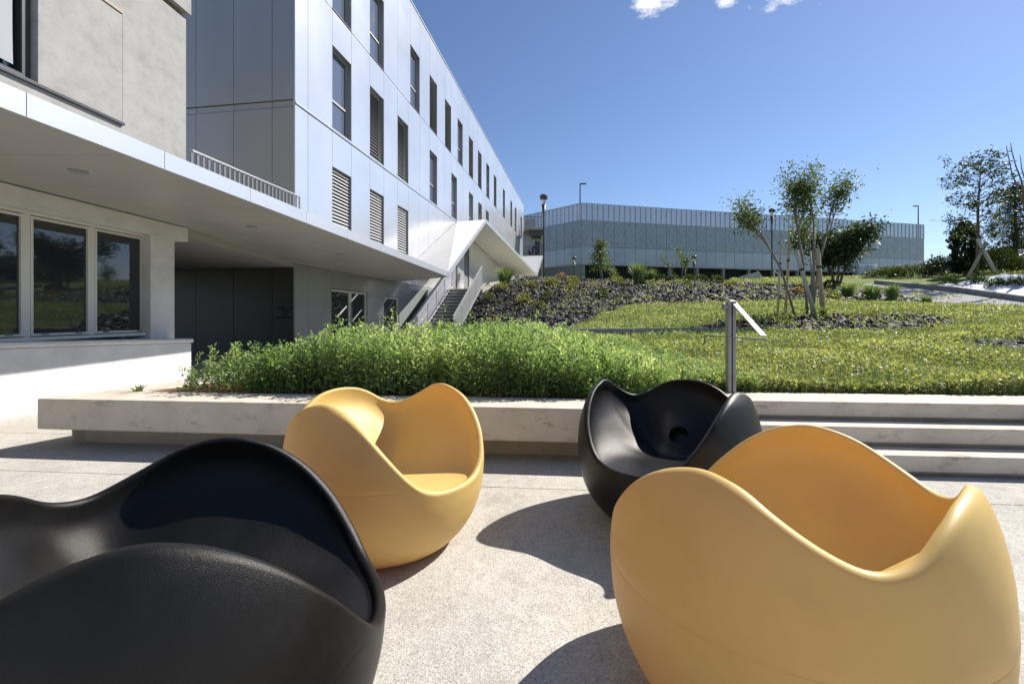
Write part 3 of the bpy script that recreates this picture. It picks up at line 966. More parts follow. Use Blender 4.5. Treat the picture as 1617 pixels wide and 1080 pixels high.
def metal_building():
    root = empty('metal_clad_building', FA.w(0, 0, 0), FA.rz)
    tag(root, 'long silver metal-clad building with tall narrow windows and slatted blinds', 'building')
    LEN, TOP, DEP = 49.2, 16.1, 13.0
    MB().box(.35, LEN - .3, .34, DEP, .0, TOP - .1).build('core', M['dark'], root)
    al = M['alu']
    Z1, Z2 = 7.2, 11.15
    wd = 1.24
    top = [(s, s + wd, Z2 + .05, 14.0, k) for s, k in
           ((1.94, 'pane'), (4.58, 'pane'), (8.68, 'pane'), (11.4, 'blind'), (14.1, 'blind'), (16.8, 'pane'), (19.7, 'blind'), (22.5, 'blind'),
            (25.5, 'pane'), (28.7, 'blind'), (33.3, 'pane'), (38.0, 'blind'), (41.2, 'pane'), (46.1, 'blind'))]
    mid = [(s, s + wd, Z1 + .09, 10.0, k) for s, k in
           ((1.94, 'pane'), (4.58, 'blind'), (7.2, 'blind'), (11.4, 'pane'), (15.4, 'pane'), (19.7, 'pane'), (22.6, 'blind'), (25.3, 'pane'),
            (30.2, 'blind'), (35.0, 'pane'), (38.4, 'blind'), (42.3, 'pane'))]
    mid = [(a, b, z0, z1 if a < 29 else 9.0, k) for a, b, z0, z1, k in mid]
    low = [(s, s + wd, 3.2, 6.02, 'light') for s in (1.94, 4.58, 7.2)]
    low += [(FA.s(712), FA.s(722.5), 2.66, 5.4, 'light'), (FA.s(733), FA.s(741), 2.66, 6.0, 'light'), (FA.s(757), FA.s(770), 2.66, 5.4, 'light')]
    for bi, (wins, zb, zt) in enumerate(((low, 2.62, Z1 - .02), (mid, Z1 + .06, Z2 - .012), (top, Z2 + .012, TOP - .06))):
        cuts = {0.0, .62, LEN}
        for a, b, *_ in wins: cuts |= {a, b}
        c = sorted(cuts)
        c2 = []
        for a, b in zip(c[:-1], c[1:]):
            n = max(1, int(round((b - a) / 1.5)))
            c2 += [a + (b - a) * k / n for k in range(n)]
        c2.append(LEN)
        g = .009
        for a, b in zip(c2[:-1], c2[1:]):
            w = [q for q in wins if abs(q[0] - a) < .02 and abs(q[1] - b) < .02]
            if w:
                if w[0][2] - zb > .12: MB().box(a + g, b - g, 0, .05, zb, w[0][2] - g).build('panel', al, root)
                MB().box(a + g, b - g, 0, .05, w[0][3] + g, zt).build('panel', al, root)
            else:
                MB().box(a + g, b - g, 0, .05, zb, zt).build('panel', al, root)
        for a, b, z0, z1, k in wins:
            if k == 'light': window_unit(root, a + .01, b - .01, z0, z1, 'blind')
            else: window_unit(root, a + .01, b - .01, z0, z1, k, dark=True)
    MB().box(0, LEN, -.035, .05, Z1 - .012, Z1 + .05).build('storey_trim', M['fascia'], root)
    MB().box(-.02, LEN, -.03, DEP, TOP - .05, TOP + .02).build('roof_edge', al, root)
    # glossy ground floor panels beside the doors
    doors = [(FA.s(524), FA.s(581), 2.0), (FA.s(607), FA.s(631), 1.92)]
    cuts = [0, FA.s(487), doors[0][0], doors[0][1], doors[1][0], doors[1][1], 8.6, 10.2, 11.8, 13.4, 15.0, 16.6, 18.2]
    g = .006
    for a, b in zip(cuts[:-1], cuts[1:]):
        dd = [d for d in doors if abs(d[0] - a) < .01]
        if dd: MB().box(a + g, b - g, .012, .06, dd[0][2] + .02, 2.61).build('panel', M['alu_low'], root)
        else: MB().box(a + g, b - g, .012, .06, 0, 2.61).build('panel', M['alu_low'], root)
    for i, (a, b, zt) in enumerate(doors):
        f = MB()
        w = .07
        f.box(a + .01, a + w, .06, .2, 0, zt); f.box(b - w, b - .01, .06, .2, 0, zt)
        f.box(a + w, b - w, .06, .2, zt - w, zt)
        d = f.build('door', M['frame_pale'], root)
        if i == 0:
            mid_ = a + (b - a) * .53
            MB().box(mid_ - .09, mid_ + .09, .08, .18, 0, zt - w).build('door_stile', M['frame_pale'], d)
            MB().box(a + w, mid_ - .09, .12, .13, 0, zt - w).build('pane', M['glass'], d)
            MB().box(mid_ + .09, b - w, .12, .13, 0, zt - w).build('pane', M['glass'], d)
            MB().bar((mid_ + .02, .04, .7), (mid_ + .02, .04, 1.6), .035, .035).build('handle', M['steel'], d)
        else:
            MB().box(a + w, b - w, .12, .13, 0, zt - w).build('pane', M['glass'], d)
            MB().bar((a + .16, .05, .85), (a + .16, .05, 1.25), .03, .03).build('handle', M['steel'], d)
    # end wall towards the terrace
    ys = [0, .72, 1.97, 3.22, 4.47, 5.72, 6.97, 8.22, 9.5, 11, 12.9]
    for a, b in zip(ys[:-1], ys[1:]):
        for z0, z1, mm in ((2.52, Z1 - .11, M['alu_shaded']), (Z1 - .085, Z1 + .085, M['alu_shaded']), (Z1 + .11, TOP - .06, M['alu_shaded']), (0, 2.5, M['alu_dark'])):
            x0 = 0.0 if abs(z0 - (Z1 - .085)) > .01 else .03
            MB().box(x0, .3, a + (.055 if a == 0 else .007), b - .007, z0, z1).build('panel', mm, root)
    # small raised black sign on the dark entrance wall: four short lines, too small to read
    letters = MB()
    rnd = random.Random(3)
    for r_, (a, b, c, d) in enumerate(((.16, .31, .36, .66), (.31, .31, .36, .47), (.31, .31, .36, .45), (.12, .31, .36, .56))):
        z = FA.z(450, 487.0 + r_ * 4.9)
        for (u0, u1) in ((a, b + .03), (c, d)):
            u = u0
            while u < u1:
                w_ = rnd.uniform(.018, .034)
                yy = .70 - u
                letters.box(-.008, 0.0, yy - w_, yy, z - .028, z + .028 * rnd.choice((1, 1, .55)))
                u += w_ + rnd.choice((.008, .01, .012, .03))
    lo = letters.build('lettering', M['black_text'], root)
    return root
metal_building()

def concrete_wing():
    root = empty('concrete_wing', FB.w(0, 0, 0), FB.rz)
    tag(root, 'old grey concrete wing with an overhanging upper wall and white parapet, far left', 'building')
    cw = M['concrete_wall']
    S0 = -14.0
    zs0, zs1 = 3.97, 5.62
    a0 = -1.2
    # upper wall around the wide window recess (butted pieces)
    MB().box(a0, 0, 0, .5, 2.86, 6.28).build('wall', cw, root)
    MB().box(S0, a0, 0.0, .5, 2.86, zs0).build('wall', cw, root)
    MB().box(S0, a0, 0.0, .5, zs1, 6.28).build('wall', cw, root)
    MB().box(-2.33, a0, .003, .5, zs0, zs1).build('recess_panel', cw, root)
    MB().box(S0, -.03, .06, .5, 6.28, 6.36).build('groove', M['concrete_dark'], root)
    MB().box(S0, .02, -.08, .5, 6.36, 10.5).build('wall', cw, root)
    MB().box(S0, 0, .5, 9, 2.86, 10.5).build('body', cw, root)
    MB().box(S0, a0 - .005, -.045, .06, zs0 - .045, zs0 - .002).build('sill', M['post_dark'], root, bevel=.006)
    MB().box(S0, a0 - .005, -.015, .012, zs1 - .04, zs1 - .003).build('hood', M['concrete_dark'], root)
    # upper window with its grey roller blind
    w = empty('w', parent=root)
    f = MB()
    x0, x1 = -5.6, -2.335
    f.box(x1 - .09, x1 - .002, .1, .28, zs0, zs1); f.box(x0, x0 + .09, .1, .28, zs0, zs1)
    f.box(x0 + .09, x1 - .09, .1, .28, zs0, zs0 + .09); f.box(x0 + .09, x1 - .09, .1, .28, zs1 - .09, zs1)
    f.box(-3.98, -3.9, .12, .26, zs0 + .09, zs1 - .09)
    wf = f.build('window', M['post_dark'], root)
    MB().box(x0 + .09, x1 - .09, .2, .215, zs0 + .09, zs1 - .09).build('pane', M['glass'], wf)
    b = MB()
    nx, nz = 24, 8
    vs, fs = [], []
    for i in range(nx + 1):
        for j in range(nz + 1):
            u, v = i / nx, j / nz
            xx = x0 + .1 + u * (x1 - .16 - x0 - .1)
            zz = zs0 + .16 + .05 * (1 - u) + v * (zs1 - .1 - zs0 - .2)
            vs.append((xx, .135 + .012 * math.sin(u * 31 + v * 3) * (1 - v), zz))
    for i in range(nx):
        for j in range(nz):
            k = i * (nz + 1) + j
            fs.append((k, k + nz + 1, k + nz + 2, k + 1))
    b.add(vs, fs); b.build('roller_blind', M['cloth'], wf, smooth=True)
    bpy.data.objects.remove(w)
    # ground floor: beam, column, window strip, white parapet
    MB().box(S0, 0, -.04, .5, 2.41, 2.644).build('beam', M['plaster'], root, bevel=.006)
    MB().box(-.74, -.27, -.02, .42, .70, 2.408).build('column', M['plaster'], root, bevel=.006)
    MB().box(S0, -.75, .5, .56, .0, 2.40).build('back_wall', M['dark'], root)
    MB().box(-.27, -.01, .42, 6, 0, 2.408).build('side_wall', M['alu_dark'], root)
    yw = .16
    xa = [FB.s(p, yw) for p in (-230, -110, -102, 34, 45, 139, 147, 231)]
    def win(x0, x1):
        f = MB(); t = .03
        z0, z1 = .87, 2.36
        f.box(x0, x0 + t, yw - .03, yw + .05, z0, z1); f.box(x1 - t, x1, yw - .03, yw + .05, z0, z1)
        f.box(x0 + t, x1 - t, yw - .03, yw + .05, z0, z0 + t); f.box(x0 + t, x1 - t, yw - .03, yw + .05, z1 - t, z1)
        o = f.build('window', M['frame_pale'], root)
        MB().box(x0 + t, x1 - t, yw + .0, yw + .01, z0 + t, z1 - t).build('pane', M['glass'], o)
        for xx in (x0 + .12, x1 - .2):
            MB().box(xx, xx + .085, yw - .034, yw - .031, z0 + .014, z0 + .026).build('drain_slot', M['dark'], o)
    for i in range(0, 8, 2): win(xa[i], xa[i + 1])
    for i in (1, 3, 5): MB().box(xa[i] + .002, xa[i + 1] - .002, yw - .025, yw + .06, .86, 2.37).build('mullion', M['frame_pale'], root)
    MB().box(xa[7] + .002, -.742, yw - .025, yw + .06, .86, 2.37).build('mullion', M['frame_pale'], root)
    MB().box(S0, -.742, yw - .06, yw + .10, 2.371, 2.407).build('window_head', M['frame_pale'], root)
    MB().box(S0, -.742, yw - .10, yw + .12, .815, .858).build('window_sill', M['frame_pale'], root)
    # parapet wall flares out a little towards its free end
    def par(s): return -.33 - .04 * (s + 3)
    def ptop(s): return .735 - .034 * s
    sA, sB = S0, -.42
    p = [(sA, par(sA)), (sB, par(sB)), (sB, .3), (sA, .3)]
    v = [(x, y, 0) for x, y in p] + [(x, y, ptop(x) - .075) for x, y in p]
    MB().hexa(v).build('parapet_wall', M['plaster'], root)
    p = [(sA, par(sA) - .03), (sB + .03, par(sB) - .03), (sB + .03, .3), (sA, .3)]
    v = [(x, y, ptop(x) - .066) for x, y in p] + [(x, y, ptop(x)) for x, y in p]
    MB().hexa(v).build('parapet_sill', M['plaster'], root, bevel=.02)
    p = [(sA, par(sA) + .012), (sB - .01, par(sB) + .012), (sB - .01, .29), (sA, .29)]
    v = [(x, y, ptop(x) - .076) for x, y in p] + [(x, y, ptop(x) - .065) for x, y in p]
    MB().hexa(v).build('joint', M['concrete_dark'], root)
    return root
concrete_wing()

# ------------------------------------------------------------------ folded canopy
ZC0, ZC1 = 2.65, 2.835
TIP = Vector((-2.50, 17.7, 0))
def edge_x(Y):        # outer edge of the flat canopy in plan
    a = at(0, 169, (ZC0 - H) * F / (HY - 169))
    return a.x + (TIP.x - a.x) * (Y - a.y) / (TIP.y - a.y)
def inner_x(Y):
    if Y < 7.93: return FB.w((Y - 7.93) / FB.d.y, .02, 0).x
    if Y < 12.98: return -5.68 + (FX0 + 5.68) * (Y - 7.93) / 5.05 - .01
    return facade_x(Y) - .02

def canopy():
    root = empty('folded_canopy', (edge_x(4), 4, 0))
    tag(root, 'white canopy along the building, flat over the entrance then folded up over the stairs', 'canopy')
    O = root.location
    def L(p): return (p[0] - O.x, p[1] - O.y, p[2])
    S_LOW = 7.2
    IL = FA.w(S_LOW, -.01, 0)
    ys = [-3.0, -1.5, 0, 1.2, 2.35, 3.5, 4.75, 6.1, 7.5, 9.0, 10.7, 12.5, 14.4, 16.2, 17.7]
    # fascia panels, soffit panels, roof pieces between the cuts
    for a, b in zip(ys[:-1], ys[1:]):
        g = .004
        ea, eb = edge_x(a + g), edge_x(b - g)
        MB().hexa([L((ea - .03, a + g, ZC0)), L((ea, a + g, ZC0)), L((eb, b - g, ZC0)), L((eb - .03, b - g, ZC0)),
                   L((ea - .03, a + g, ZC1)), L((ea, a + g, ZC1)), L((eb, b - g, ZC1)), L((eb - .03, b - g, ZC1))]).build('fascia_panel', M['fascia'], root)
    ys2 = [-3.0]
    while ys2[-1] < 17.0: ys2.append(ys2[-1] + 1.05)
    ys2[-1] = 17.7
    for a, b in zip(ys2[:-1], ys2[1:]):
        g = .0025
        pts = []
        br = [y for y in (7.93, 12.98) if a + g < y < b - g]
        left = [(inner_x(y), y) for y in [b - g] + br[::-1] + [a + g]]
        poly = [(edge_x(a + g) - .032, a + g), (edge_x(b - g) - .032, b - g)] + left
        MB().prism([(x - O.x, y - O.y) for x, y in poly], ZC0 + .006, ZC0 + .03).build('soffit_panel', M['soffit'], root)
    br = [-3.0, 7.93, 12.98, 17.7]
    poly = [(edge_x(-3) - .032, -3.0), (edge_x(17.7) - .032, 17.7)] + [(inner_x(y) if y != 7.93 else -5.69, y) for y in br[::-1]]
    MB().prism([(x - O.x, y - O.y) for x, y in poly], ZC0 + .05, ZC1 - .01).build('roof_deck', M['fascia'], root)
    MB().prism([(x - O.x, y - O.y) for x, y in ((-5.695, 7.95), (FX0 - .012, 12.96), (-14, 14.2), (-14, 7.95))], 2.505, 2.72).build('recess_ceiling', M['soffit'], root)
    # end triangle of the flat part between tip and facade
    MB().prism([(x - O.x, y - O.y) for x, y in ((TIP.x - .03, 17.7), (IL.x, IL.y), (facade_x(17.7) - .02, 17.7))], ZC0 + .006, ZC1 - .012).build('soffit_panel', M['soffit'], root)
    # downlights
    for px_, py_ in ((124, 271), (397, 358), (536, 402), (625, 430), (306, 408)):
        z = ZC0 + .004 if px_ != 306 else 2.50
        d = (z - H) * F / (HY - py_)
        p = at(px_, py_, d)
        MB().lathe([(.085, -.008), (.085, .0), (.06, .004), (.058, -.002)], c=L((p.x, p.y, z)), n=20).build('downlight', M['reveal'], root, smooth=False)
    # folded plates
    T = .20
    ridge_o = at(767, 347, 28.7); ridge_o.z = 7.2
    ridge_i = FA.w(16.5, -.04, 7.18)
    val_o = at(848, 433, 50); val_i = FA.w(37.6, -.04, 5.72)
    up_o = at(857, 404, 52.5); up_i = FA.w(40.5, -.04, up_o.z)
    low_o = Vector((TIP.x, TIP.y + .002, ZC1)); low_i = Vector((IL.x, IL.y, ZC1))
    def plate(name, a_o, b_o, b_i, a_i, m):
        top = [a_o, b_o, b_i, a_i]
        n = (b_o - a_o).cross(a_i - a_o).normalized()
        if n.z < 0: n = -n
        bot = [p - Vector((0, 0, T)) for p in top]
        mb = MB(); mb.hexa([L(p) for p in bot] + [L(p) for p in top])
        return mb.build(name, m, root)
    plate('rising_plate', low_o, ridge_o, ridge_i, low_i, M['plate'])
    plate('falling_plate', ridge_o, val_o, val_i, ridge_i, M['plate'])
    plate('end_plate', val_o, up_o, up_i, val_i, M['plate'])
    # white edge strip along the folds
    e = MB()
    for a, b in ((low_o, ridge_o), (ridge_o, val_o), (val_o, up_o)):
        dx = Vector((.025, 0, 0))
        e.hexa([L(a - Vector((0, 0, T + .01))), L(a + dx - Vector((0, 0, T + .01))), L(b + dx - Vector((0, 0, T + .01))), L(b - Vector((0, 0, T + .01))),
                L(a + Vector((0, 0, .01))), L(a + dx + Vector((0, 0, .01))), L(b + dx + Vector((0, 0, .01))), L(b + Vector((0, 0, .01)))])
    e.build('edge_trim', M['fascia'], root)
    for px_, py_ in ((764, 379), (793, 407)):
        pass
    return root
canopy()

def roof_rail():
    a = Vector((-5.45, 7.75, ZC1 - .02)); b = Vector((-5.02, 10.75, ZC1 - .02))
    root = empty('roof_railing', a)
    tag(root, 'low grey railing of upright bars on the canopy roof', 'railing')
    d = b - a
    n = 25
    for i in range(n + 1):
        p = d * (i / n)
        MB().bar(p, p + Vector((0, 0, 1.10)), .016, .045, up=(d.x, d.y, 0)).build('baluster', M['rail_dark'], root)
    MB().bar(Vector((0, 0, 1.12)) - d * .003, d * 1.003 + Vector((0, 0, 1.12)), .05, .03).build('top_rail', M['rail'], root)
    return root
roof_rail()

# ------------------------------------------------------------------ stairs beside the building
def stairs():
    top = Vector((-2.45, 24.3, 2.56))
    d = Vector((.195, .981, 0)).normalized(); s = Vector((d.y, -d.x, 0))
    n = 15; rise = 2.56 / n; run = .30
    bot = top - d * (n * run); bot.z = 0
    root = empty('outdoor_stairs', bot)
    tag(root, 'straight concrete stairs with metal guard panels rising beside the rock bank', 'stairs')
    W2 = .78
    for i in range(n):
        a = d * (i * run); b = d * ((i + 1) * run + .02)
        z1 = (i + 1) * rise
        MB().prism([(a - s * W2).xy, (a + s * W2).xy, (b + s * W2).xy, (b - s * W2).xy], z1 - .055, z1).build('tread', M['plaster'], root)  # pale material stands in for light on the treads
        MB().prism([(a - s * W2 + d * .05).xy, (a + s * W2 + d * .05).xy, (b + s * W2 + d * .03).xy, (b - s * W2 + d * .03).xy], z1 - rise - .02, z1 - .061).build('riser', M['kerb'], root)  # dark material paints the shade on the risers
    e0 = d * (n * run + .03); e1 = d * (n * run + 3.6)
    MB().prism([(e0 - s * 1.5).xy, (e0 + s * .9).xy, (e1 + s * 1.4).xy, (e1 - s * 1.5).xy], 2.2, 2.555).build('landing', M['concrete'], root)
    sl = d * run + Vector((0, 0, rise))
    for sd, nm in ((-1, 'left'), (1, 'right')):
        o = s * (W2 + .05) * sd
        a = o - sl * .3 + Vector((0, 0, .15)); b = o + sl * (n + .6) + Vector((0, 0, .12))
        up = Vector((0, 0, 1))
        g = MB()
        # guard: posts, top rail, infill of upright slats
        MB().bar(a + up * 1.0, b + up * 1.0, .06, .045).build('handrail', M['fascia'], root)
        MB().bar(a - up * .04, b - up * .04, .05, .09).build('stringer', M['fascia'], root)
        for k in range(5):
            p = a + (b - a) * (k / 4 * .98 + .01)
            MB().bar(p, p + up * 1.0, .045, .045, up=(d.x, d.y, 0)).build('post', M['rail'], root)
        if sd > 0:
            q = [a + up * .06, b + up * .06, b + up * .96, a + up * .96]
            t = s * .012
            m = MB(); m.hexa([q[0] - t, q[0] + t, q[1] + t, q[1] - t, q[3] - t, q[3] + t, q[2] + t, q[2] - t])
            m.build('guard_panel', M['steel'], root)
        else:
            q = [a + up * .14, b + up * .14, b + up * .94, a + up * .94]
            t = s * .006
            g.hexa([q[0] - t, q[0] + t, q[1] + t, q[1] - t, q[3] - t, q[3] + t, q[2] + t, q[2] - t])
            g.build('guard_panel', M['screen'], root)
    # white sloping coping of the stair wall on the building side
    o = -s * (W2 + .35)
    a = o - sl * .2 + Vector((0, 0, .55)); b = o + sl * (n - 1) + Vector((0, 0, .55))
    MB().bar(a, b, .14, .62).build('side_wall', M['fascia'], root)
    return root
stairs()

# ------------------------------------------------------------------ car park building
PC = at(918, 322, 66)
PR = Vector((.9708, .2400, 0)).normalized()       # long face, to the right
PL = Vector((-.690, .7238, 0)).normalized()       # short face, to the left
def car_park():
    root = empty('car_park_building', (PC.x, PC.y, 0))
    tag(root, 'wide car park building clad in perforated aluminium panels on the hilltop', 'building')
    top, z3, z2, z1, zb = 17.4, 15.05, 11.2, 8.75, 5.0
    def face(d, L, wd, inward, longface):
        n = int(round(L / wd))
        w = L / n
        def quad(a, b, z0, z1, o0, o1):
            p = [d * a + inward * o0, d * b + inward * o0, d * b + inward * o1, d * a + inward * o1]
            if d.cross(inward).z < 0: p = p[::-1]
            return MB().prism([q.xy for q in p], z0, z1)
        g = .02
        for k in range(n):
            a, b = k * w + g, (k + 1) * w - g
            quad(a, b, z1 + g, z2 - g, 0, .06).build('panel', M['perf_plain'], root)
            zm = z2 + (z3 - z2) * .52
            quad(a, b, z2 + g, z3 - g, 0, .06).build('panel', M['perf'], root)
            quad(a, b, z3 + g, top - .05, .02, .04).build('screen_panel', M['screen'], root)
        pm = MB()
        for k in range(2 * n + 1):
            a = k * w / 2
            q = quad(max(a - .05, 0), min(a + .05, L), z3, top, -.03, .12); pm.add(q.v, q.f)
        pm.build('parapet_posts', M['perf_plain'], root)
        quad(0, L, top, top + .12, -.04, .14).build('parapet_rail', M['rail'], root)
        quad(0, L, z3 - .02, z3 + .02, -.02, .10).build('floor_edge', M['rail'], root)
        quad(.05, L - .05, z1, z3 - .05, .10, .3).build('backing', M['dark'], root)
        quad(.05, L, z1 - .18, z1, .0, 2).build('slab_edge', M['rail'], root)
        if longface:
            for k, a in enumerate(np.arange(.2, L, 4.75)):
                quad(a, a + .45, zb, z1 - .18, .15, .6).build('column', M['concrete_wall'], root)
            gm = MB()
            for a in np.arange(.3, L, .42):
                q = quad(a, a + .045, zb, z1 - .18, .65, .7); gm.add(q.v, q.f)
            gm.build('grille', M['post_dark'], root)
            quad(0, L, zb, z1, 3.2, 3.4).build('rear_wall', M['dark'], root)
            quad(13, L, zb, zb + 1.45, .2, .5).build('base_wall', M['concrete_wall'], root)
        else:
            quad(0, L, zb - 3, z1 - .18, .1, .4).build('base_wall', M['kerb'], root)
    inR = Vector((-PR.y, PR.x, 0)); inL = Vector((PL.y, -PL.x, 0))
    face(PR, 66.0, 1.74, inR, True)
    face(PL, 22.0, 1.55, inL, False)
    # roof deck and far parapet seen through the screen
    far = inR * 26
    MB().prism([(inR * .5).xy, (PR * 65.8 + inR * .5).xy, (PR * 65.8 + far).xy, far.xy], 14.6, 14.9).build('roof_deck', M['kerb'], root)
    # two curved ramp shells bulging from the long face
    for px_, ya, yb in ((1362, 373, 393), (1359, 417, 436)):
        t = (px_ - CX) / F
        u = (t * PC.y - PC.x) / (PR.x - t * PR.y)
        c = PR * u
        D = (PC + c).y - 2.0
        za, zb_ = H + (HY - ya) * D / F, H + (HY - yb) * D / F
        arc = [c + PR * (1.9 * math.cos(a)) - inR * (2.3 * math.sin(a)) for a in np.linspace(0, math.pi, 15)]
        sh = MB().prism([p.xy for p in arc][::-1], zb_, za - .35).build('ramp_shell', M['perf_plain'], root)
        arc2 = [c + PR * (2.0 * math.cos(a)) - inR * (2.4 * math.sin(a)) for a in np.linspace(0, math.pi, 15)]
        MB().prism([p.xy for p in arc2][::-1], za - .35, za).build('coping', M['fascia'], sh)
    return root
car_park()

def roof_lamp(px_, y0, y1, D, side, label):
    b = at(px_, y1, D); t = at(px_, y0, D)
    root = empty('roof_lamp', b)
    tag(root, label, 'lamp', 'slim lamp posts on the car park roof')
    h = t.z - b.z
    MB().tube([(0, 0, -2.6), (0, 0, h)], [.11, .08], 8).build('pole', M['post_dark'], root)
    MB().box(min(0, side * 1.0), max(0, side * 1.0), -.12, .12, h - .05, h + .12).build('lamp_head', M['post_dark'], root)
roof_lamp(916, 291, 322, 68, .9, 'slim dark lamp post above the left corner of the car park roof')
roof_lamp(1450, 326, 355, 84, -.9, 'slim dark lamp post above the right end of the car park roof')

# ------------------------------------------------------------------ upper walkway with a person
def walkway():
    b = at(840, 404, 56)
    root = empty('upper_walkway', b)
    tag(root, 'small two-level metal walkway between the long building and the car park', 'walkway')
    k = 56 / F
    def X(px): return (px - 840) * k
    def Z(py): return (404 - py) * k
    MB().box(X(826), X(857), -.6, 2.4, Z(407), Z(404)).build('lower_deck', M['kerb'], root)
    MB().box(X(828), X(857.5), -.8, 2.6, Z(364.5), Z(361)).build('upper_deck', M['kerb'], root)
    m = MB().add([(X(835), -.5, Z(364.6)), (X(857), -.5, Z(364.6)), (X(857), -.5, Z(373)), (X(842), -.5, Z(373)),
                  (X(835), 2, Z(364.6)), (X(857), 2, Z(364.6)), (X(857), 2, Z(373)), (X(842), 2, Z(373))],
                 [(3, 2, 1, 0), (4, 5, 6, 7), (0, 1, 5, 4), (1, 2, 6, 5), (2, 3, 7, 6), (3, 0, 4, 7)])
    m.build('stair_flight', M['post_dark'], root)
    MB().box(X(854.6), X(857.4), -.4, 0, Z(440), Z(364.6)).build('pillar', M['kerb'], root)
    MB().box(X(846), X(853.5), 1.6, 1.7, Z(403.6), Z(378)).build('door', M['post_dark'], root)
    MB().box(X(826), X(858), 1.75, 1.95, Z(404), Z(361)).build('back_wall', M['perf'], root)
    MB().box(X(829), X(847), 1.9, 2.0, Z(361), Z(340.5)).build('upper_screen', M['perf'], root)
    for (yt, yb_) in ((344, 361), (390, 404)):
        for px_ in np.arange(829, 858, 2.6):
            MB().tube([(X(px_), -.62, Z(yb_)), (X(px_), -.62, Z(yt))], .022, 5).build('baluster', M['post_dark'], root)
        MB().bar((X(828.5), -.62, Z(yt)), (X(857.5), -.62, Z(yt)), .05, .05).build('handrail', M['post_dark'], root)
    return root
walkway()

def person():
    b = at(841.5, 403.6, 56.4)
    pts = {'pel': (0, 0, .86), 'sp': (.14, 0, 1.05), 'ch': (.30, 0, 1.22), 'nk': (.40, 0, 1.32), 'hd': (.47, 0, 1.42), 'ht': (.50, 0, 1.53),
           'hl': (-.02, .1, .82), 'kl': (.12, .11, .46), 'al': (-.05, .11, .08), 'tl': (.10, .11, .03),
           'hr': (-.02, -.1, .82), 'kr': (.02, -.11, .45), 'ar': (-.28, -.11, .10), 'tr': (-.14, -.11, .03),
           'sl': (.32, .18, 1.22), 'el': (.42, .22, .98), 'wl': (.60, .20, .88), 'sr': (.32, -.18, 1.22), 'er': (.40, -.22, .97), 'wr': (.58, -.2, .86)}
    E = [('pel', 'sp'), ('sp', 'ch'), ('ch', 'nk'), ('nk', 'hd'), ('hd', 'ht'), ('pel', 'hl'), ('hl', 'kl'), ('kl', 'al'), ('al', 'tl'),
         ('pel', 'hr'), ('hr', 'kr'), ('kr', 'ar'), ('ar', 'tr'), ('ch', 'sl'), ('sl', 'el'), ('el', 'wl'), ('ch', 'sr'), ('sr', 'er'), ('er', 'wr')]
    R = {'pel': .15, 'sp': .15, 'ch': .17, 'nk': .065, 'hd': .10, 'ht': .09, 'hl': .10, 'kl': .07, 'al': .05, 'tl': .045, 'hr': .10, 'kr': .07, 'ar': .05, 'tr': .045,
         'sl': .075, 'el': .055, 'wl': .042, 'sr': .075, 'er': .055, 'wr': .042}
    ks = list(pts)
    me = bpy.data.meshes.new('person')
    me.from_pydata([pts[k] for k in ks], [(ks.index(a), ks.index(c)) for a, c in E], [])
    me.update()
    o = bpy.data.objects.new('tmp', me); COL.objects.link(o)
    sk = o.modifiers.new('skin', 'SKIN')
    sv = me.skin_vertices[0].data
    for i, k in enumerate(ks):
        sv[i].radius = (R[k], R[k]); sv[i].use_root = (k == 'pel')
    o.modifiers.new('sub', 'SUBSURF').levels = 1
    dg = bpy.context.evaluated_depsgraph_get()
    res = bpy.data.meshes.new_from_object(o.evaluated_get(dg))
    bpy.data.objects.remove(o)
    p = link_mesh('person', res, M['cloth_dark'], smooth=True)
    p.location = b
    tag(p, 'person in dark clothes leaning forward on the upper walkway', 'person')
    MB().lathe([(.02, 1.40), (.095, 1.44), (.108, 1.50), (.09, 1.58), (.03, 1.61)], c=(.485, 0, 0), n=12).build('hair', M['cloth_dark'], p, smooth=True)
    bag = MB().box(-.55, -.28, -.12, .12, .12, .55).build('bag', M['cloth_dark'], None, bevel=.03)
    bag.location = b
    tag(bag, 'dark bag standing behind the person on the walkway', 'bag')
person()

# ------------------------------------------------------------------ lamps on the hill
def garden_lamp(px_, ytop, D, label, h=None, head=1.0):
    t = at(px_, ytop, D)
    zb = tz(t.x, D) - .05
    root = empty('garden_lamp', (t.x, D, zb))
    tag(root, label, 'street lamp', 'round-headed lamp posts on the hill')
    h = t.z - zb
    k = head
    MB().tube([(0, 0, 0), (0, 0, h - 1.55 * k), (0, 0, h - .72 * k)], [.06 * k, .055 * k, .17 * k], 12).build('pole', M['post_dark'], root, smooth=True)
    MB().lathe([(.10 * k, h - .72 * k), (.16 * k, h - .40 * k), (.18 * k, h - .36 * k)], n=14).build('lamp_glass', M['lampglass'], root, smooth=True)
    MB().lathe([(.20 * k, h - .36 * k), (.28 * k, h - .30 * k), (.29 * k, h - .06 * k), (.24 * k, h)], n=18).build('lamp_cap', M['post_dark'], root, smooth=False)
garden_lamp(858.5, 308, 33, 'tall dark lamp post with round cap in front of the walkway')
garden_lamp(906.5, 406, 56, 'short lamp with round cap below the car park corner', head=.95)
garden_lamp(1096, 404, 50, 'short lamp with round cap right of the pale young trees', head=.95)
garden_lamp(1219, 330, 40, 'dark lamp post standing behind the staked multi-stem tree', head=.9)

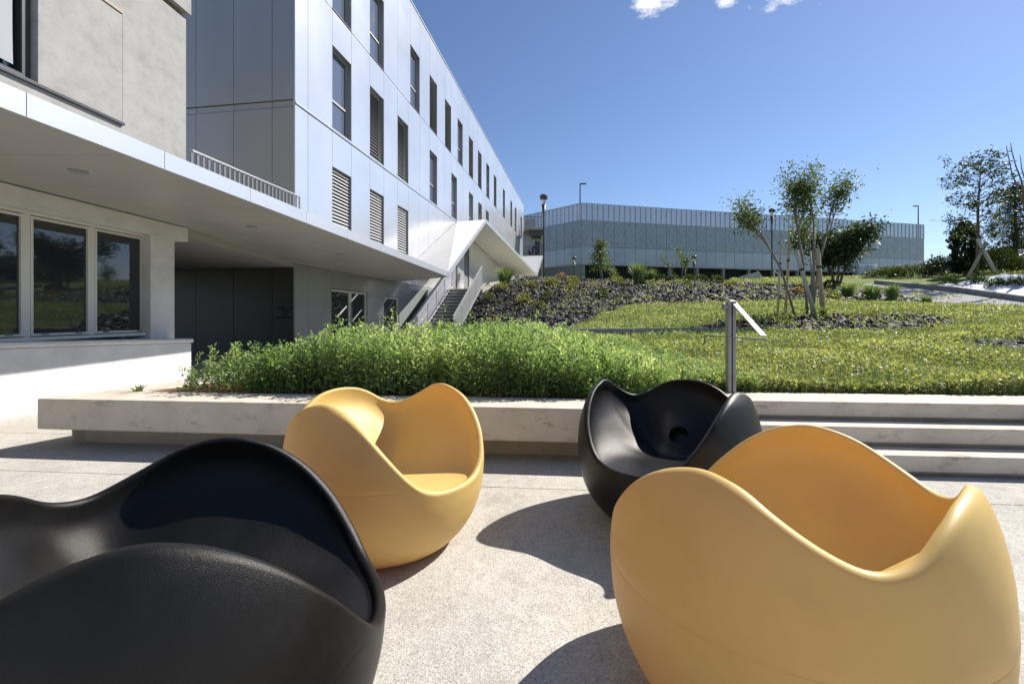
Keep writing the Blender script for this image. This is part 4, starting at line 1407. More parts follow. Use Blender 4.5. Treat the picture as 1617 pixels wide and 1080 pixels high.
# white stair parapet and rail near the crest
def added_paving():  # paving added along the facade to keep green bounce off the canopy underside
    rows = np.linspace(24.6, 54, 40)
    root = None
    v = []
    for y in rows:
        for d in np.linspace(.02, 3.0, 6):
            x = facade_x(y) + d
            v.append((x, y, max(2.50, tz(x, y) + .03)))
    idx = np.arange(len(rows) * 6).reshape(len(rows), 6)
    f = np.stack([idx[:-1, :-1], idx[:-1, 1:], idx[1:, 1:], idx[1:, :-1]], -1).reshape(-1, 4)
    o = np_mesh('added_pavement', np.array(v), f, M['terrace'], smooth=True)
    tag(o, kind='structure')
added_paving()
def crest_stair():
    D = 31.0
    zb = at(1185, 444, D)
    root = empty('hill_stair_parapet', zb)
    tag(root, 'white stair parapets and rail half hidden behind the rock crest', 'parapet')
    def P(px_, py_, dy=0): 
        p = at(px_, py_, D + dy); return (p.x - zb.x, p.y - zb.y, p.z - zb.z)
    q = [(1166, 446), (1208, 446), (1196, 429.5), (1169, 436.5)]
    f = [P(*p) for p in q]; b_ = [P(p[0], p[1], .25) for p in q]
    MB().add(f + b_, [(0, 1, 2, 3), (7, 6, 5, 4), (0, 4, 5, 1), (1, 5, 6, 2), (2, 6, 7, 3), (3, 7, 4, 0)]).build('parapet_wall', M['plaster'], root)
    MB().bar(P(1196, 429), P(1209, 446), .12, .08).build('coping', M['fascia'], root)
    MB().bar(P(1223, 427), P(1242, 446), .06, .06).build('handrail', M['fascia'], root)
    MB().bar(P(1223, 446), P(1223, 427), .05, .05, up=(0, 1, 0)).build('post', M['fascia'], root)
    MB().bar(P(1231.5, 446), P(1231.5, 436), .05, .05, up=(0, 1, 0)).build('post', M['fascia'], root)
crest_stair()

# low retaining wall across the meadow
def low_wall():
    xs = [-1.2, .9, 2.6, 4.3, 5.75]
    root = empty('low_garden_wall', (-1.2, 10, .5))
    tag(root, 'low grey concrete wall crossing the meadow in front of the rocks', 'wall')
    for a, b in zip(xs[:-1], xs[1:]):
        z = [.84 + .004 * a, .84 + .004 * b]
        MB().hexa([(a + 1.2 + .003, -.08, -.2), (b + 1.2 - .003, -.08, -.2), (b + 1.2 - .003, .08, -.2), (a + 1.2 + .003, .08, -.2),
                   (a + 1.2 + .003, -.08, z[0] - .5), (b + 1.2 - .003, -.08, z[1] - .5), (b + 1.2 - .003, .08, z[1] - .5), (a + 1.2 + .003, .08, z[0] - .5)]).build('wall_section', M['kerb'], root, bevel=.006)
low_wall()

# ------------------------------------------------------------------ path, kerb, fabric bank on the right
def ribbon(name, d0, d1, z0, m, n=12, wob=0.0, i0=0, parent=None):
    kx, ky, nx, ny = KX[i0:], KY[i0:], KNX[i0:], KNY[i0:]
    n_ = len(kx)
    d0 = np.broadcast_to(d0, KX.shape)[i0:, None]
    ds = d0 + (d1 - d0) * np.linspace(0, 1, n)[None, :]
    X = kx[:, None] + nx[:, None] * ds; Y = ky[:, None] + ny[:, None] * ds
    Z = terr(X.ravel(), Y.ravel()).reshape(X.shape) + z0
    if wob:
        Z += wob * (np.sin(X * 3.3 + Y * 2.1) * np.cos(Y * 4.1 - X) + .6 * np.sin(X * 7.1 - Y * 5.3))
    v = np.stack([X, Y, Z], -1).reshape(-1, 3)
    idx = np.arange(n_ * n).reshape(n_, n)
    f = np.stack([idx[:-1, :-1], idx[:-1, 1:], idx[1:, 1:], idx[1:, :-1]], -1).reshape(-1, 4)
    if np.cross(v[idx[0, 1]] - v[idx[0, 0]], v[idx[1, 0]] - v[idx[0, 0]])[2] < 0:
        f = f[:, ::-1]
    o = np_mesh(name, v, f, m, parent, smooth=True)
    return o
path = ribbon('path', -PATHW, -.02, .035, M['asphalt'])
tag(path, kind='structure')
def kerb():
    root = empty('path_kerb', (float(KX[0]), float(KY[0]), 0))
    tag(root, 'grey concrete kerb curving along the right side of the path', 'kerb')
    for i in range(0, len(KX) - 2, 2):
        pts = []
        for j, g in ((i, .01), (i + 2, -.01)):
            j = min(j, len(KX) - 1)
            tx, ty = KX[i + 2] - KX[i], KY[i + 2] - KY[i]; l = math.hypot(tx, ty)
            ox, oy = tx / l * g, ty / l * g
            for d in (0, .16):
                x, y = KX[j] + KNX[j] * d + ox, KY[j] + KNY[j] * d + oy
                pts.append((x - KX[0], y - KY[0], tz(x, y)))
        a0, a1, b0, b1 = pts
        zt = .24
        def up(p, z): return (p[0], p[1], p[2] + z)
        MB().hexa([up(a0, -.1), up(b0, -.1), up(b1, -.1), up(a1, -.1), up(a0, zt), up(b0, zt), up(b1, zt), up(a1, zt)]).build('kerb_stone', M['kerb'], root)
kerb()
fab = ribbon('ground_fabric', .17, 4.4, .06, M['fabric'], n=40, wob=.05, i0=13)
tag(fab, 'white planting fabric sheet covering the bank above the kerb', 'ground cover sheet')

# ------------------------------------------------------------------ plants
def weeds():
    rng = np.random.default_rng(3)
    n = 5200
    X = rng.uniform(-3.6, 2.2, n); Y = 3.9 + rng.uniform(0, 1, n) ** 1.5 * 5.4
    yf = np.where(X < 1.42, 3.84 - .093 * (X + 4.01) + .46, 3.70 - .08 * (X - 1.43) + .46)
    xl = np.array([xleft(y) for y in Y])
    keep = (Y > yf) & (X > xl + .35)
    X, Y, xl = X[keep], Y[keep], xl[keep]
    dl = (X - xl - .35)
    hm = np.interp(dl, [0, .25, .7, 1.2], [.20, .36, .50, .57])
    hm = np.where(X > .1, np.minimum(hm, np.interp(X, [.1, .8, 1.5, 2.2], [.56, .42, .26, .16])), hm)
    hm *= np.interp(Y, [4, 6, 9], [1, 1.0, .8])
    patch = .5 + .5 * np.sin(X * 2.3 + 1.1) * np.cos(Y * 1.9 + .4) + .4 * np.sin(X * 5.1 + Y * 3.7)
    h = hm * rng.uniform(.58, 1.06, len(X)) * (.84 + .24 * patch)
    tall = rng.uniform(size=len(X)) < .05
    h = np.where(tall, h * rng.uniform(1.1, 1.38, len(X)), h)
    # bare-soil gap near the left front
    gap = (X < -2.3) & (Y < 4.42) & (rng.uniform(size=len(X)) < .35)
    X, Y, h = X[~gap], Y[~gap], h[~gap]
    z0 = terr(X, Y)
    pos, ax, sz, ti = [], [], [], []
    P = len(X)
    lean = rng.normal(scale=.10, size=(P, 2))
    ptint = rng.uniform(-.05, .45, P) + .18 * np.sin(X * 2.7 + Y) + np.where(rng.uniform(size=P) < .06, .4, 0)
    stem_v, stem_f = [], []
    per = 58
    t = rng.uniform(.04, 1.0, (P, per)) ** .8
    ang = np.arange(per)[None, :] * 2.39996 + rng.uniform(0, 6.28, (P, 1)) + rng.normal(scale=.3, size=(P, per))
    out = (.018 + .085 * (1 - t) * np.clip(h[:, None] / .5, .3, 1.1)) * rng.uniform(.3, 1.15, (P, per))
    bx = X[:, None] + lean[:, :1] * h[:, None] * t ** 1.6 + np.cos(ang) * out
    by = Y[:, None] + lean[:, 1:] * h[:, None] * t ** 1.6 + np.sin(ang) * out
    bz = z0[:, None] + h[:, None] * t
    el = np.radians(rng.uniform(-8, 62, (P, per)) + 18 * t)
    a = np.stack([np.cos(ang) * np.cos(el), np.sin(ang) * np.cos(el), np.sin(el)], -1).reshape(-1, 3)
    p = np.stack([bx, by, bz], -1).reshape(-1, 3)
    s = (rng.uniform(.028, .074, (P, per)) * (1.12 - .5 * t) * np.clip(h[:, None] / .42, .6, 1.0)).ravel()
    v, f = leaves(p, a, s, .46, rng, flat=1.6)
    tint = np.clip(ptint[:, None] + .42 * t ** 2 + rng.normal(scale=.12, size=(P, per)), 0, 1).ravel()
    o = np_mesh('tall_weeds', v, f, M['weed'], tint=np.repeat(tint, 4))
    tag(o, 'dense bed of tall leafy green weeds filling the planter', 'weeds', kind='stuff')
    # stalks
    sv = []; sf = []
    k = 0
    for i in range(0, P):
        w = .003
        b0 = (X[i], Y[i], z0[i]); t0 = (X[i] + lean[i, 0] * h[i], Y[i] + lean[i, 1] * h[i], z0[i] + h[i])
        sv += [(b0[0] - w, b0[1], b0[2]), (b0[0] + w, b0[1], b0[2]), (t0[0], t0[1], t0[2])]
        sf.append((k, k + 1, k + 2)); k += 3
    st = np_mesh('weed_stalks', np.array(sv), np.array(sf), M['stalk'], o)
    st['kind'] = 'stuff'
weeds()

def meadow():
    rng = np.random.default_rng(8)
    def scatter(n, y0, y1, powr, hmax, smin, smax, x0f, x1f):
        Y = y0 + (y1 - y0) * rng.uniform(0, 1, n) ** powr
        X = x0f(Y) + (x1f(Y) - x0f(Y)) * rng.uniform(0, 1, n)
        yf = np.where(X < 1.42, 9, 3.70 - .08 * (X - 1.43) + .45)
        yf = np.where(X < 1.42, 3.84 - .093 * (X + 4.01) + .46, yf)
        bare = (np.sin(X * 1.3 + 2) * np.cos(Y * 1.1 + X * .7) > .80) & (rng.uniform(size=n) < .7)
        k = (Y > yf) & ~rocky(X, Y) & (X > np.array([xleft(y) for y in Y]) + .3) & ~bare
        sd, pi, ds = path_side(X, Y)
        k &= ~((sd > -PATHW[pi] - .1) & (ds < 5))
        k &= ~((Y > 9.85) & (Y < 10.15) & (X < 5.9))
        X, Y = X[k], Y[k]
        return X, Y
    P_, A_, S_, T_ = [], [], [], []
    def cards(X, Y, hmax, smin, smax, tall=1.0):
        n = len(X)
        clump = .5 + .25 * np.sin(X * 3.1 + Y * 1.7) + .25 * np.sin(X * 1.1 - Y * 2.9 + 1)
        hh = hmax * (.35 + .65 * clump) * rng.uniform(.1, 1, n)
        z = terr(X, Y) + hh
        an = rng.uniform(0, 6.283, n); el = np.radians(rng.uniform(-5, 75, n))
        ax = np.stack([np.cos(an) * np.cos(el), np.sin(an) * np.cos(el), np.sin(el)], -1)
        P_.append(np.stack([X, Y, z], -1)); A_.append(ax); S_.append(rng.uniform(smin, smax, n) * (1 + Y * .035))
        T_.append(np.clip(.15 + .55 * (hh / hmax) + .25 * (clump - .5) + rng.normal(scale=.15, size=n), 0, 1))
    one = lambda c: (lambda Y: Y * 0 + c)
    X, Y = scatter(90000, 3.95, 7.0, 1.25, .14, .02, .05, one(1.2), lambda Y: 1.16 * Y + 1.2)
    cards(X, Y, .17, .018, .042)
    X, Y = scatter(15000, 4.0, 10, 1.0, .2, .02, .05, one(-1.0), one(1.6))
    cards(X, Y, .22, .02, .045)
    X, Y = scatter(90000, 6.6, 18.0, 1.15, .14, .02, .05, lambda Y: np.where(Y < 10, .5, -.5), lambda Y: 1.18 * Y + 2)
    cards(X, Y, .13, .024, .05)
    X, Y = scatter(26000, 17.5, 36.0, 1.2, .14, .02, .05, lambda Y: Y * .42 + 2.0, lambda Y: 1.15 * Y + 3)
    cards(X, Y, .16, .03, .06)
    v, f = leaves(np.concatenate(P_), np.concatenate(A_), np.concatenate(S_), .62, rng, flat=1.5)
    o = np_mesh('meadow_plants', v, f, M['meadow'], tint=np.repeat(np.concatenate(T_), 4))
    tag(o, 'low clover and grass meadow on the slope behind the steps', 'meadow', kind='stuff')
    # grass blades and seed stalks standing over the clover
    n = 9000
    Y = 3.95 + 12 * rng.uniform(0, 1, n) ** 1.6; X = 1.0 + (1.15 * Y) * rng.uniform(0, 1, n)
    k = ~rocky(X, Y) & (Y > np.where(X > 1.42, 3.70 - .08 * (X - 1.43) + .46, 4.2)) & ~((Y > 9.8) & (Y < 10.2) & (X < 5.9))
    sd, pi, ds = path_side(X, Y); k &= ~((sd > -PATHW[pi] - .1) & (ds < 5))
    X, Y = X[k], Y[k]; n = len(X)
    z = terr(X, Y); h = rng.uniform(.08, .26, n); an = rng.uniform(0, 6.28, n); ln = rng.uniform(.1, .5, n) * h
    w = .0018 + .0006 * Y
    b0 = np.stack([X - w, Y, z], -1); b1 = np.stack([X + w, Y, z], -1)
    tp = np.stack([X + np.cos(an) * ln, Y + np.sin(an) * ln, z + h], -1)
    v = np.stack([b0, b1, tp], 1).reshape(-1, 3)
    g = np_mesh('grass_blades', v, np.arange(n * 3).reshape(n, 3), M['grass_blade'], o, tint=np.repeat(rng.uniform(.3, 1, n), 3))
    g['kind'] = 'stuff'
    # small white flowers
    n = 170
    Y = 4.1 + 9 * rng.uniform(0, 1, n) ** 1.2; X = .4 + 1.1 * Y * rng.uniform(0, 1, n)
    k = ~rocky(X, Y); X, Y = X[k], Y[k]; n = len(X)
    mb = MB()
    Z = terr(X, Y)
    for x, y, zz in zip(X, Y, Z):
        h_ = zz + random.uniform(.14, .24); r = .010 + .0011 * y
        mb.add([(x - r, y, h_), (x, y - r, h_ + .006), (x + r, y, h_), (x, y + r, h_ + .006), (x, y, h_ - r)], [(0, 1, 2, 3), (0, 4, 1), (1, 4, 2), (2, 4, 3), (3, 4, 0)])
    fl = mb.build('flowers', M['petal'], o); fl['kind'] = 'stuff'
    # seedlings coming up between the stones
    n = 900
    cx = rng.uniform(-2.4, 18, n); cy = rng.uniform(10.5, 31, n)
    k = in_main_rock(cx, cy) | in_island(cx, cy)
    cx, cy = cx[k], cy[k]
    ex = rng.uniform(3.8, 9.5, 160); ey = rng.uniform(8.5, 11.7, 160); k = in_island(ex, ey)
    cx = np.concatenate([cx, ex[k]]); cy = np.concatenate([cy, ey[k]])
    per = 9
    sc_ = np.repeat(rng.uniform(.4, 1.2, len(cx)), per)
    X = np.repeat(cx, per) + rng.normal(scale=.13, size=len(cx) * per) * sc_; Y = np.repeat(cy, per) + rng.normal(scale=.13, size=len(cx) * per) * sc_
    z = terr(X, Y) + .10 + .12 * rng.uniform(0, 1, len(X)) * sc_
    an = rng.uniform(0, 6.283, len(X)); el = np.radians(rng.uniform(10, 80, len(X)))
    ax = np.stack([np.cos(an) * np.cos(el), np.sin(an) * np.cos(el), np.sin(el)], -1)
    v, f = leaves(np.stack([X, Y, z], -1), ax, rng.uniform(.06, .13, len(X)) * sc_ * np.where(Y < 12, .6, 1), .5, rng)
    sd_ = np_mesh('seedlings', v, f, M['meadow'], o, tint=np.repeat(rng.uniform(0, .8, len(X)), 4)); sd_['kind'] = 'stuff'
meadow()

# ------------------------------------------------------------------ rocks
def rock_shapes(k=10):
    out = []
    rnd = np.random.default_rng(21)
    for i in range(k):
        b = bmesh.new()
        p = rnd.normal(size=(11, 3)); p /= np.linalg.norm(p, axis=1, keepdims=True)
        p *= rnd.uniform(.75, 1.1, (11, 1)); p *= np.array([.56, .42, .25]) * rnd.uniform(.8, 1.2, 3)
        for q in p: b.verts.new(q)
        bmesh.ops.convex_hull(b, input=b.verts)
        loose = [v for v in b.verts if not v.link_faces]
        bmesh.ops.delete(b, geom=loose, context='VERTS')
        bmesh.ops.triangulate(b, faces=b.faces)
        me = bpy.data.meshes.new('rock'); b.to_mesh(me); b.free()
        me.materials.append(M['rock'])
        out.append(me)
    return out

def rocks():
    rng = np.random.default_rng(14)
    shapes = rock_shapes()
    pts = []
    def sc(n, x0, x1, y0, y1, fn, s0, s1):
        X = rng.uniform(x0, x1, n); Y = rng.uniform(y0, y1, n)
        k = fn(X, Y)
        X, Y = X[k], Y[k]
        S = s0 + (s1 - s0) * rng.uniform(0, 1, len(X)) ** 2.2
        pts.append(np.stack([X, Y, S], -1))
    sc(25500, -3.4, 18.5, 10, 31.5, in_main_rock, .12, .36)
    sc(2300, 3.8, 9.6, 8.4, 11.8, in_island, .09, .26)
    sc(900, 6, 9, 5.6, 7.1, in_patch, .06, .15)
    A = np.concatenate(pts)
    sd, pi, dist = path_side(A[:, 0], A[:, 1])
    A = A[~((sd > -PATHW[pi]) & (dist < 5))]
    # the stairs and landing stay clear
    A = A[~((A[:, 0] < -1.15) & (A[:, 1] > 23.6))]
    A = A[~((A[:, 1] < 10.1) & (A[:, 1] > 9.9) & (A[:, 0] < 5.8))]
    Z = terr(A[:, 0], A[:, 1])
    N_ = len(A)
    vis = A[:, 2] / A[:, 1] * rng.uniform(.9, 1.1, N_)
    hidden = (A[:, 0] < 1.5) & (A[:, 1] < 16)
    vis[hidden] = 0
    order = np.argsort(-vis)
    big = set(order[:300].tolist())
    eul = np.stack([rng.normal(scale=.45, size=N_), rng.normal(scale=.45, size=N_), rng.uniform(0, 6.28, N_)], -1)
    kind = rng.integers(0, len(shapes), N_)
    V, Fc = [], []
    cnt = 0
    base = []
    for me in shapes:
        v = np.array([tuple(q.co) for q in me.vertices]); f = np.array([tuple(p.vertices) for p in me.polygons])
        base.append((v, f))
    from mathutils import Euler
    for i in range(N_):
        x, y, s = A[i]
        z = Z[i] + s * .10
        e = Euler(eul[i])
        if i in big:
            o = bpy.data.objects.new('rock', shapes[kind[i]])
            o.location = (x, y, z); o.rotation_euler = e; o.scale = (s, s, s)
            o.parent = HILL
            COL.objects.link(o)
        else:
            v, f = base[kind[i]]
            R = np.array(e.to_matrix())
            V.append((v * s) @ R.T + np.array([x, y, z])); Fc.append(f + cnt); cnt += len(v)
    o = np_mesh('rock_rubble', np.concatenate(V), np.concatenate(Fc), M['rock'], HILL)
    o['kind'] = 'stuff'
rocks()

# ------------------------------------------------------------------ trees and shrubs
def branch(mb, tips, p, d, L, r, depth, rng, spread=.6, up=.15, seg=4, kids=(2, 3), shrink=.72, wob=.12):
    pts = [Vector(p)]; rad = [r]
    dd = Vector(d).normalized()
    for i in range(seg):
        dd = (dd + Vector(rng.normal(scale=wob, size=3)) + Vector((0, 0, up * .3))).normalized()
        pts.append(pts[-1] + dd * (L / seg)); rad.append(r * (1 - .45 * (i + 1) / seg))
    mb.tube(pts, rad, 6 if r > .03 else 4)
    if depth <= 1:
        for i in range(1, len(pts)): tips.append((pts[i], dd.copy(), L))
    if depth == 0: return
    for k in range(int(rng.integers(kids[0], kids[1] + 1))):
        j = int(rng.integers(max(1, seg // 2), seg + 1))
        a = rng.normal(size=3); a -= np.dot(a, dd) * np.array(dd); a /= np.linalg.norm(a) + 1e-6
        nd = (dd + Vector(a) * spread * rng.uniform(.6, 1.2) + Vector((0, 0, up))).normalized()
        branch(mb, tips, pts[j], nd, L * shrink * rng.uniform(.8, 1.15), rad[j] * .62, depth - 1, rng, spread, up, max(2, seg - 1), kids, shrink, wob)

def leaf_cloud(tips, per, size, rng, rad=.25, width=.42, droop=0.0, tb=.3, orig=None):
    P, A, S, T = [], [], [], []
    c = np.array([tuple(t[0]) for t in tips]); n = len(c)
    pos = np.repeat(c, per, 0) + rng.normal(scale=rad, size=(n * per, 3)) * np.array([1, 1, .8])
    ax = rng.normal(size=(n * per, 3)); ax[:, 2] = ax[:, 2] * .5 - droop
    ax = unit(ax)
    s = rng.uniform(.6, 1.15, n * per) * size
    cl = np.repeat(rng.uniform(-.2, .25, n), per)
    t = np.clip(tb + cl + rng.normal(scale=.18, size=n * per), 0, 1)
    v, f = leaves(pos, ax, s, width, rng, flat=.8)
    return v, f, np.repeat(t, 4)

def tree(name, label, x, y, leafmat, barkmat, stems, L, r, depth, per, lsize, lrad, seed, spread=.55, up=.18, kids=(2, 3), lean=.25, group='trees on the hill', cat='tree', shrink=.72, tb=.35, tips_min=0.0, droop=.1, width=.42, zoff=0):
    rng = np.random.default_rng(seed)
    z = tz(x, y) - .05 + zoff
    root = empty(name, (x, y, z))
    tag(root, label, cat, group)
    mb = MB(); tips = []
    for k in range(stems):
        a = k * 2 * math.pi / stems + rng.uniform(-.4, .4)
        d = Vector((math.cos(a) * lean, math.sin(a) * lean, 1)) if stems > 1 else Vector((rng.normal() * .04, 0, 1))
        o = Vector((math.cos(a), math.sin(a), 0)) * (.10 if stems > 1 else 0)
        branch(mb, tips, o, d, L * rng.uniform(.85, 1.1), r, depth, rng, spread, up, 5, kids, shrink)
    mb.build('trunk', barkmat, root, smooth=True)
    tips = [t for t in tips if t[0].z > tips_min]
    v, f, t = leaf_cloud(tips, per, lsize, rng, lrad, width, droop, tb)
    np_mesh('crown', v, f, leafmat, root, tint=t)
    return root

def stakes(name, label, x, y, items, group='timber tree stakes'):
    for i, (dx, dy, tx, ty, h, r, m, lab) in enumerate(items):
        z = tz(x + dx, y + dy) - .1
        root = empty('tree_stake', (x + dx, y + dy, z))
        tag(root, lab, 'stake', group)
        d = Vector((tx, ty, h))
        MB().tube([(0, 0, 0), tuple(d * .5), tuple(d * .985), tuple(d)], [r, r * .98, r * .95, r * .8], 10).build('post', M[m], root, smooth=True)
        q = d * .74
        MB().tube([tuple(q - d.normalized() * .025), tuple(q + d.normalized() * .025)], r * 1.15, 10).build('strap', M['strap'], root)

# the staked multi-stem tree on the rock island
TX, TY = 7.65, 11.7
def big_tree():
    rng = np.random.default_rng(77)
    z = tz(TX, TY) - .05
    root = empty('multi_stem_tree', (TX, TY, z))
    tag(root, 'young multi-stem tree with sparse leaves on the rock island', 'tree', 'trees on the hill')
    mb = MB(); tips = []
    # stems as read from the photograph: lateral drift and height, metres
    stems = [(-.30, .10, -.72, .0, 1.9, .032), (-.05, .0, -.16, .15, 2.3, .034), (.02, -.1, .10, .1, 2.35, .036), (.12, .1, .30, -.1, 2.1, .034), (.06, .02, .24, .4, 1.8, .026)]
    for bx, by, dx, dy, h, r in stems:
        pts = [Vector((bx, by, 0)), Vector((bx + dx * .25, by + dy * .2, h * .35)), Vector((bx + dx * .55, by + dy * .5, h * .7)), Vector((bx + dx, by + dy, h))]
        mb.tube(pts, [r, r * .9, r * .8, r * .68], 8)
        e = pts[-1]; d = (pts[-1] - pts[-2]).normalized()
        for q in range(3):
            nd = (d + Vector((rng.normal(scale=.33) + dx * .25, rng.normal(scale=.33), .45))).normalized()
            branch(mb, tips, e, nd, rng.uniform(.70, .95), r * .62, 2, rng, .50, .14, 4, (3, 3), .64, .13)
    mb.build('trunk', M['bark_pale'], root, smooth=True)
    v, f, t = leaf_cloud(tips, 13, .10, rng, .12, .40, .25, .4)
    np_mesh('crown', v, f, M['tree_leaf'], root, tint=t)
big_tree()
stakes('tree_stake', '', TX, TY, [
    (.02, -.25, -.52, .0, 1.78, .050, 'stake_grey', 'pale weathered timber stake leaning left beside the multi-stem tree'),
    (.28, -.12, -.13, .05, 1.85, .055, 'stake', 'short brown timber stake standing right of the multi-stem tree trunk'),
    (-.18, .75, .12, .0, 2.15, .036, 'stake', 'brown timber stake behind the multi-stem tree'),
    (-.42, .7, .1, .0, 2.05, .030, 'stake_grey', 'thin grey timber stake behind the multi-stem tree')])

def conical_young(px_, D, ytop, ybase, seed, label):
    rng = np.random.default_rng(seed)
    x = (px_ - CX) * D / F
    z = tz(x, D) - .05
    h = H + (HY - ytop) * D / F - z
    root = empty('young_tree', (x, D, z))
    tag(root, label, 'tree', 'trees on the hill')
    mb = MB(); tips = []
    mb.tube([(0, 0, 0), (.03, 0, h * .4), (-.03, 0, h * .75), (.02, 0, h)], [.055, .045, .03, .012], 7)
    mb.tube([(.18, .1, 0), (.05, .02, h * .33)], [.035, .03], 6)
    for k in range(46):
        t = .26 + .72 * k / 46
        a = k * 2.4
        L = (1 - t) * h * .30 + .15
        p = Vector((0, 0, h * t)); e = p + Vector((math.cos(a) * L, math.sin(a) * L, L * .25))
        mb.tube([p, (p + e) / 2 + Vector((0, 0, .05)), e], [.016, .01, .006], 4)
        for q in (.35, .6, .8, 1.0): tips.append((p.lerp(e, q), (e - p).normalized(), L))
    mb.build('trunk', M['bark_pale'], root, smooth=True)
    v, f, t = leaf_cloud(tips, 6, .17, rng, .13, .5, .15, .35)
    np_mesh('crown', v, f, M['tree_leaf'], root, tint=t)
conical_young(948, 29.5, 379, 442, 5, 'small conical tree on the rock crest below the car park')

def tree_px(name, label, px_, D, **k):
    return tree(name, label, (px_ - CX) * D / F, D, **k)
tree_px('young_tree', 'pale sparse multi-stem young tree on the crest beside a short lamp', 1076, 30, leafmat=M['tree_leaf'], barkmat=M['bark_pale'], stems=4, L=1.25, r=.05, depth=2, per=7, lsize=.15, lrad=.14, seed=13, spread=.45, up=.28, lean=.32, tips_min=1.0, shrink=.62)
tree_px('dense_tree', 'dense dark green tree behind the multi-stem tree', 1322, 24, leafmat=M['tree_leaf_dark'], barkmat=M['bark'], stems=3, L=1.75, r=.08, depth=3, per=26, lsize=.20, lrad=.27, seed=31, spread=.7, up=.22, lean=.28, kids=(3, 3), shrink=.68, width=.6, tb=.25)
def airy_tree(px_, D, ytop, wid, label, seed, lm='tree_leaf_dark', t0=.30):
    rng = np.random.default_rng(seed)
    x = (px_ - CX) * D / F
    z = tz(x, D) - .05
    h = H + (HY - ytop) * D / F - z
    root = empty('staked_tree', (x, D, z)); tag(root, label, 'tree', 'trees on the hill')
    mb = MB(); tips = []
    mb.tube([(0, 0, 0), (.04, 0, h * .3), (.10, .05, h * .6), (.22, .05, h * .85), (.25, 0, h)], [.085, .07, .05, .025, .01], 8)
    for k in range(34):
        t = t0 + (.97 - t0) * k / 34
        a = k * 2.4 + rng.normal() * .35
        L = wid * (.45 + .75 * math.sin(math.pi * min(1, .18 + .8 * (t - t0) / (1 - t0)))) * rng.uniform(.6, 1.15)
        p = Vector((.25 * t, .03, h * t)); d = Vector((math.cos(a), math.sin(a), rng.uniform(.15, .6))).normalized()
        pts = [p, p + d * L * .5 + Vector((0, 0, .04)), p + d * L + Vector((0, 0, .02))]
        mb.tube(pts, [.022, .014, .006], 4)
        for q in (.45, .7, 1.0):
            c = p.lerp(pts[2], q)
            for w in range(2):
                e = c + Vector((rng.normal() * .28, rng.normal() * .28, rng.normal() * .14 + .03))
                mb.tube([c, e], [.008, .004], 3)
                tips.append((e, d, L)); tips.append((c.lerp(e, .5), d, L))
    mb.build('trunk', M['bark'], root, smooth=True)
    v, f, t = leaf_cloud(tips, 8, .17, rng, .10, .42, .2, .25)
    np_mesh('crown', v, f, M[lm], root, tint=t)
airy_tree(1543, 24, 248, 1.55, 'slender dark tree with airy crown and crossed stakes on the right bank', 45)
_sx = (1543 - CX) * 24 / F
stakes('tree_stake', '', _sx, 24, [
    (.55, -.5, -.75, .3, 2.0, .085, 'stake_grey', 'pale crossed stake leaning left against the slender tree'),
    (-.95, -.4, 1.25, .2, 1.95, .075, 'stake', 'brown crossed stake leaning right against the slender tree')])

def columnar(px_, D, ytop, w, label, lm='conifer_leaf', seed=3, name='columnar_conifer'):
    rng = np.random.default_rng(seed)
    x = (px_ - CX) * D / F
    z = tz(x, D) - .05
    h = H + (HY - ytop) * D / F - z
    root = empty(name, (x, D, z)); tag(root, label, 'tree', 'trees on the hill')
    mb = MB(); mb.tube([(0, 0, 0), (0, 0, h * .9)], [.09, .02], 7); mb.build('trunk', M['bark'], root)
    n = 5200
    t = rng.uniform(0, 1, n) ** .8; a = rng.uniform(0, 6.283, n)
    R = w * np.sin(np.clip(.12 + t * .88, 0, 1) * math.pi) ** .55 * (1 + .2 * np.sin(a * 3 + t * 9) + .15 * np.sin(t * 40)) * rng.uniform(.45, 1.08, n)
    p = np.stack([R * np.cos(a), R * np.sin(a), .15 + t * (h - .15)], -1)
    ax = unit(np.stack([np.cos(a) * .6, np.sin(a) * .6, rng.uniform(.2, 1.2, n)], -1))
    v, f = leaves(p, ax, rng.uniform(.10, .2, n), .5, rng)
    np_mesh('crown', v, f, M[lm], root, tint=np.repeat(np.clip(rng.normal(.35, .25, n), 0, 1), 4))
columnar(1524, 26, 352, .62, 'dark columnar conifer left of the crossed stakes')

def pine(px_, D, ytop, label, seed, wid=1.0):
    rng = np.random.default_rng(seed)
    x = (px_ - CX) * D / F
    z = tz(x, D) - .05
    h = H + (HY - ytop) * D / F - z
    root = empty('pine_tree', (x, D, z)); tag(root, label, 'tree', 'trees on the hill')
    mb = MB(); tips = []
    mb.tube([(0, 0, 0), (.08, 0, h * .5), (0, 0, h)], [.13, .09, .02], 8)
    for k in range(64):
        t = .22 + .76 * k / 64; a = k * 2.4 + rng.normal() * .3
        L = wid * (.45 + 1.9 * (1 - t)) * rng.uniform(.7, 1.1)
        p = Vector((.05, 0, h * t)); e = p + Vector((math.cos(a) * L, math.sin(a) * L, L * .05)); m_ = (p + e) / 2 + Vector((0, 0, .12 * L))
        e.z -= .22 * L
        mb.tube([p, m_, e], [.022, .014, .006], 4)
        for q in np.linspace(.2, 1, 7): tips.append((p.lerp(m_, q * 2) if q < .5 else m_.lerp(e, q * 2 - 1), Vector((0, 0, -1)), L))
    mb.build('trunk', M['bark'], root, smooth=True)
    v, f, t = leaf_cloud(tips, 14, .20, rng, .15, .22, .8, .3)
    np_mesh('crown', v, f, M['conifer_leaf'], root, tint=t)
pine(1602, 27, 288, 'dark drooping pine cut by the right edge of the frame', 6, 1.05)
pine(1700, 24, 180, 'tall dark pine standing right of the frame', 9, 1.5)
pine(1830, 30, 120, 'tall dark pine at the far right of the bank', 10, 1.9)

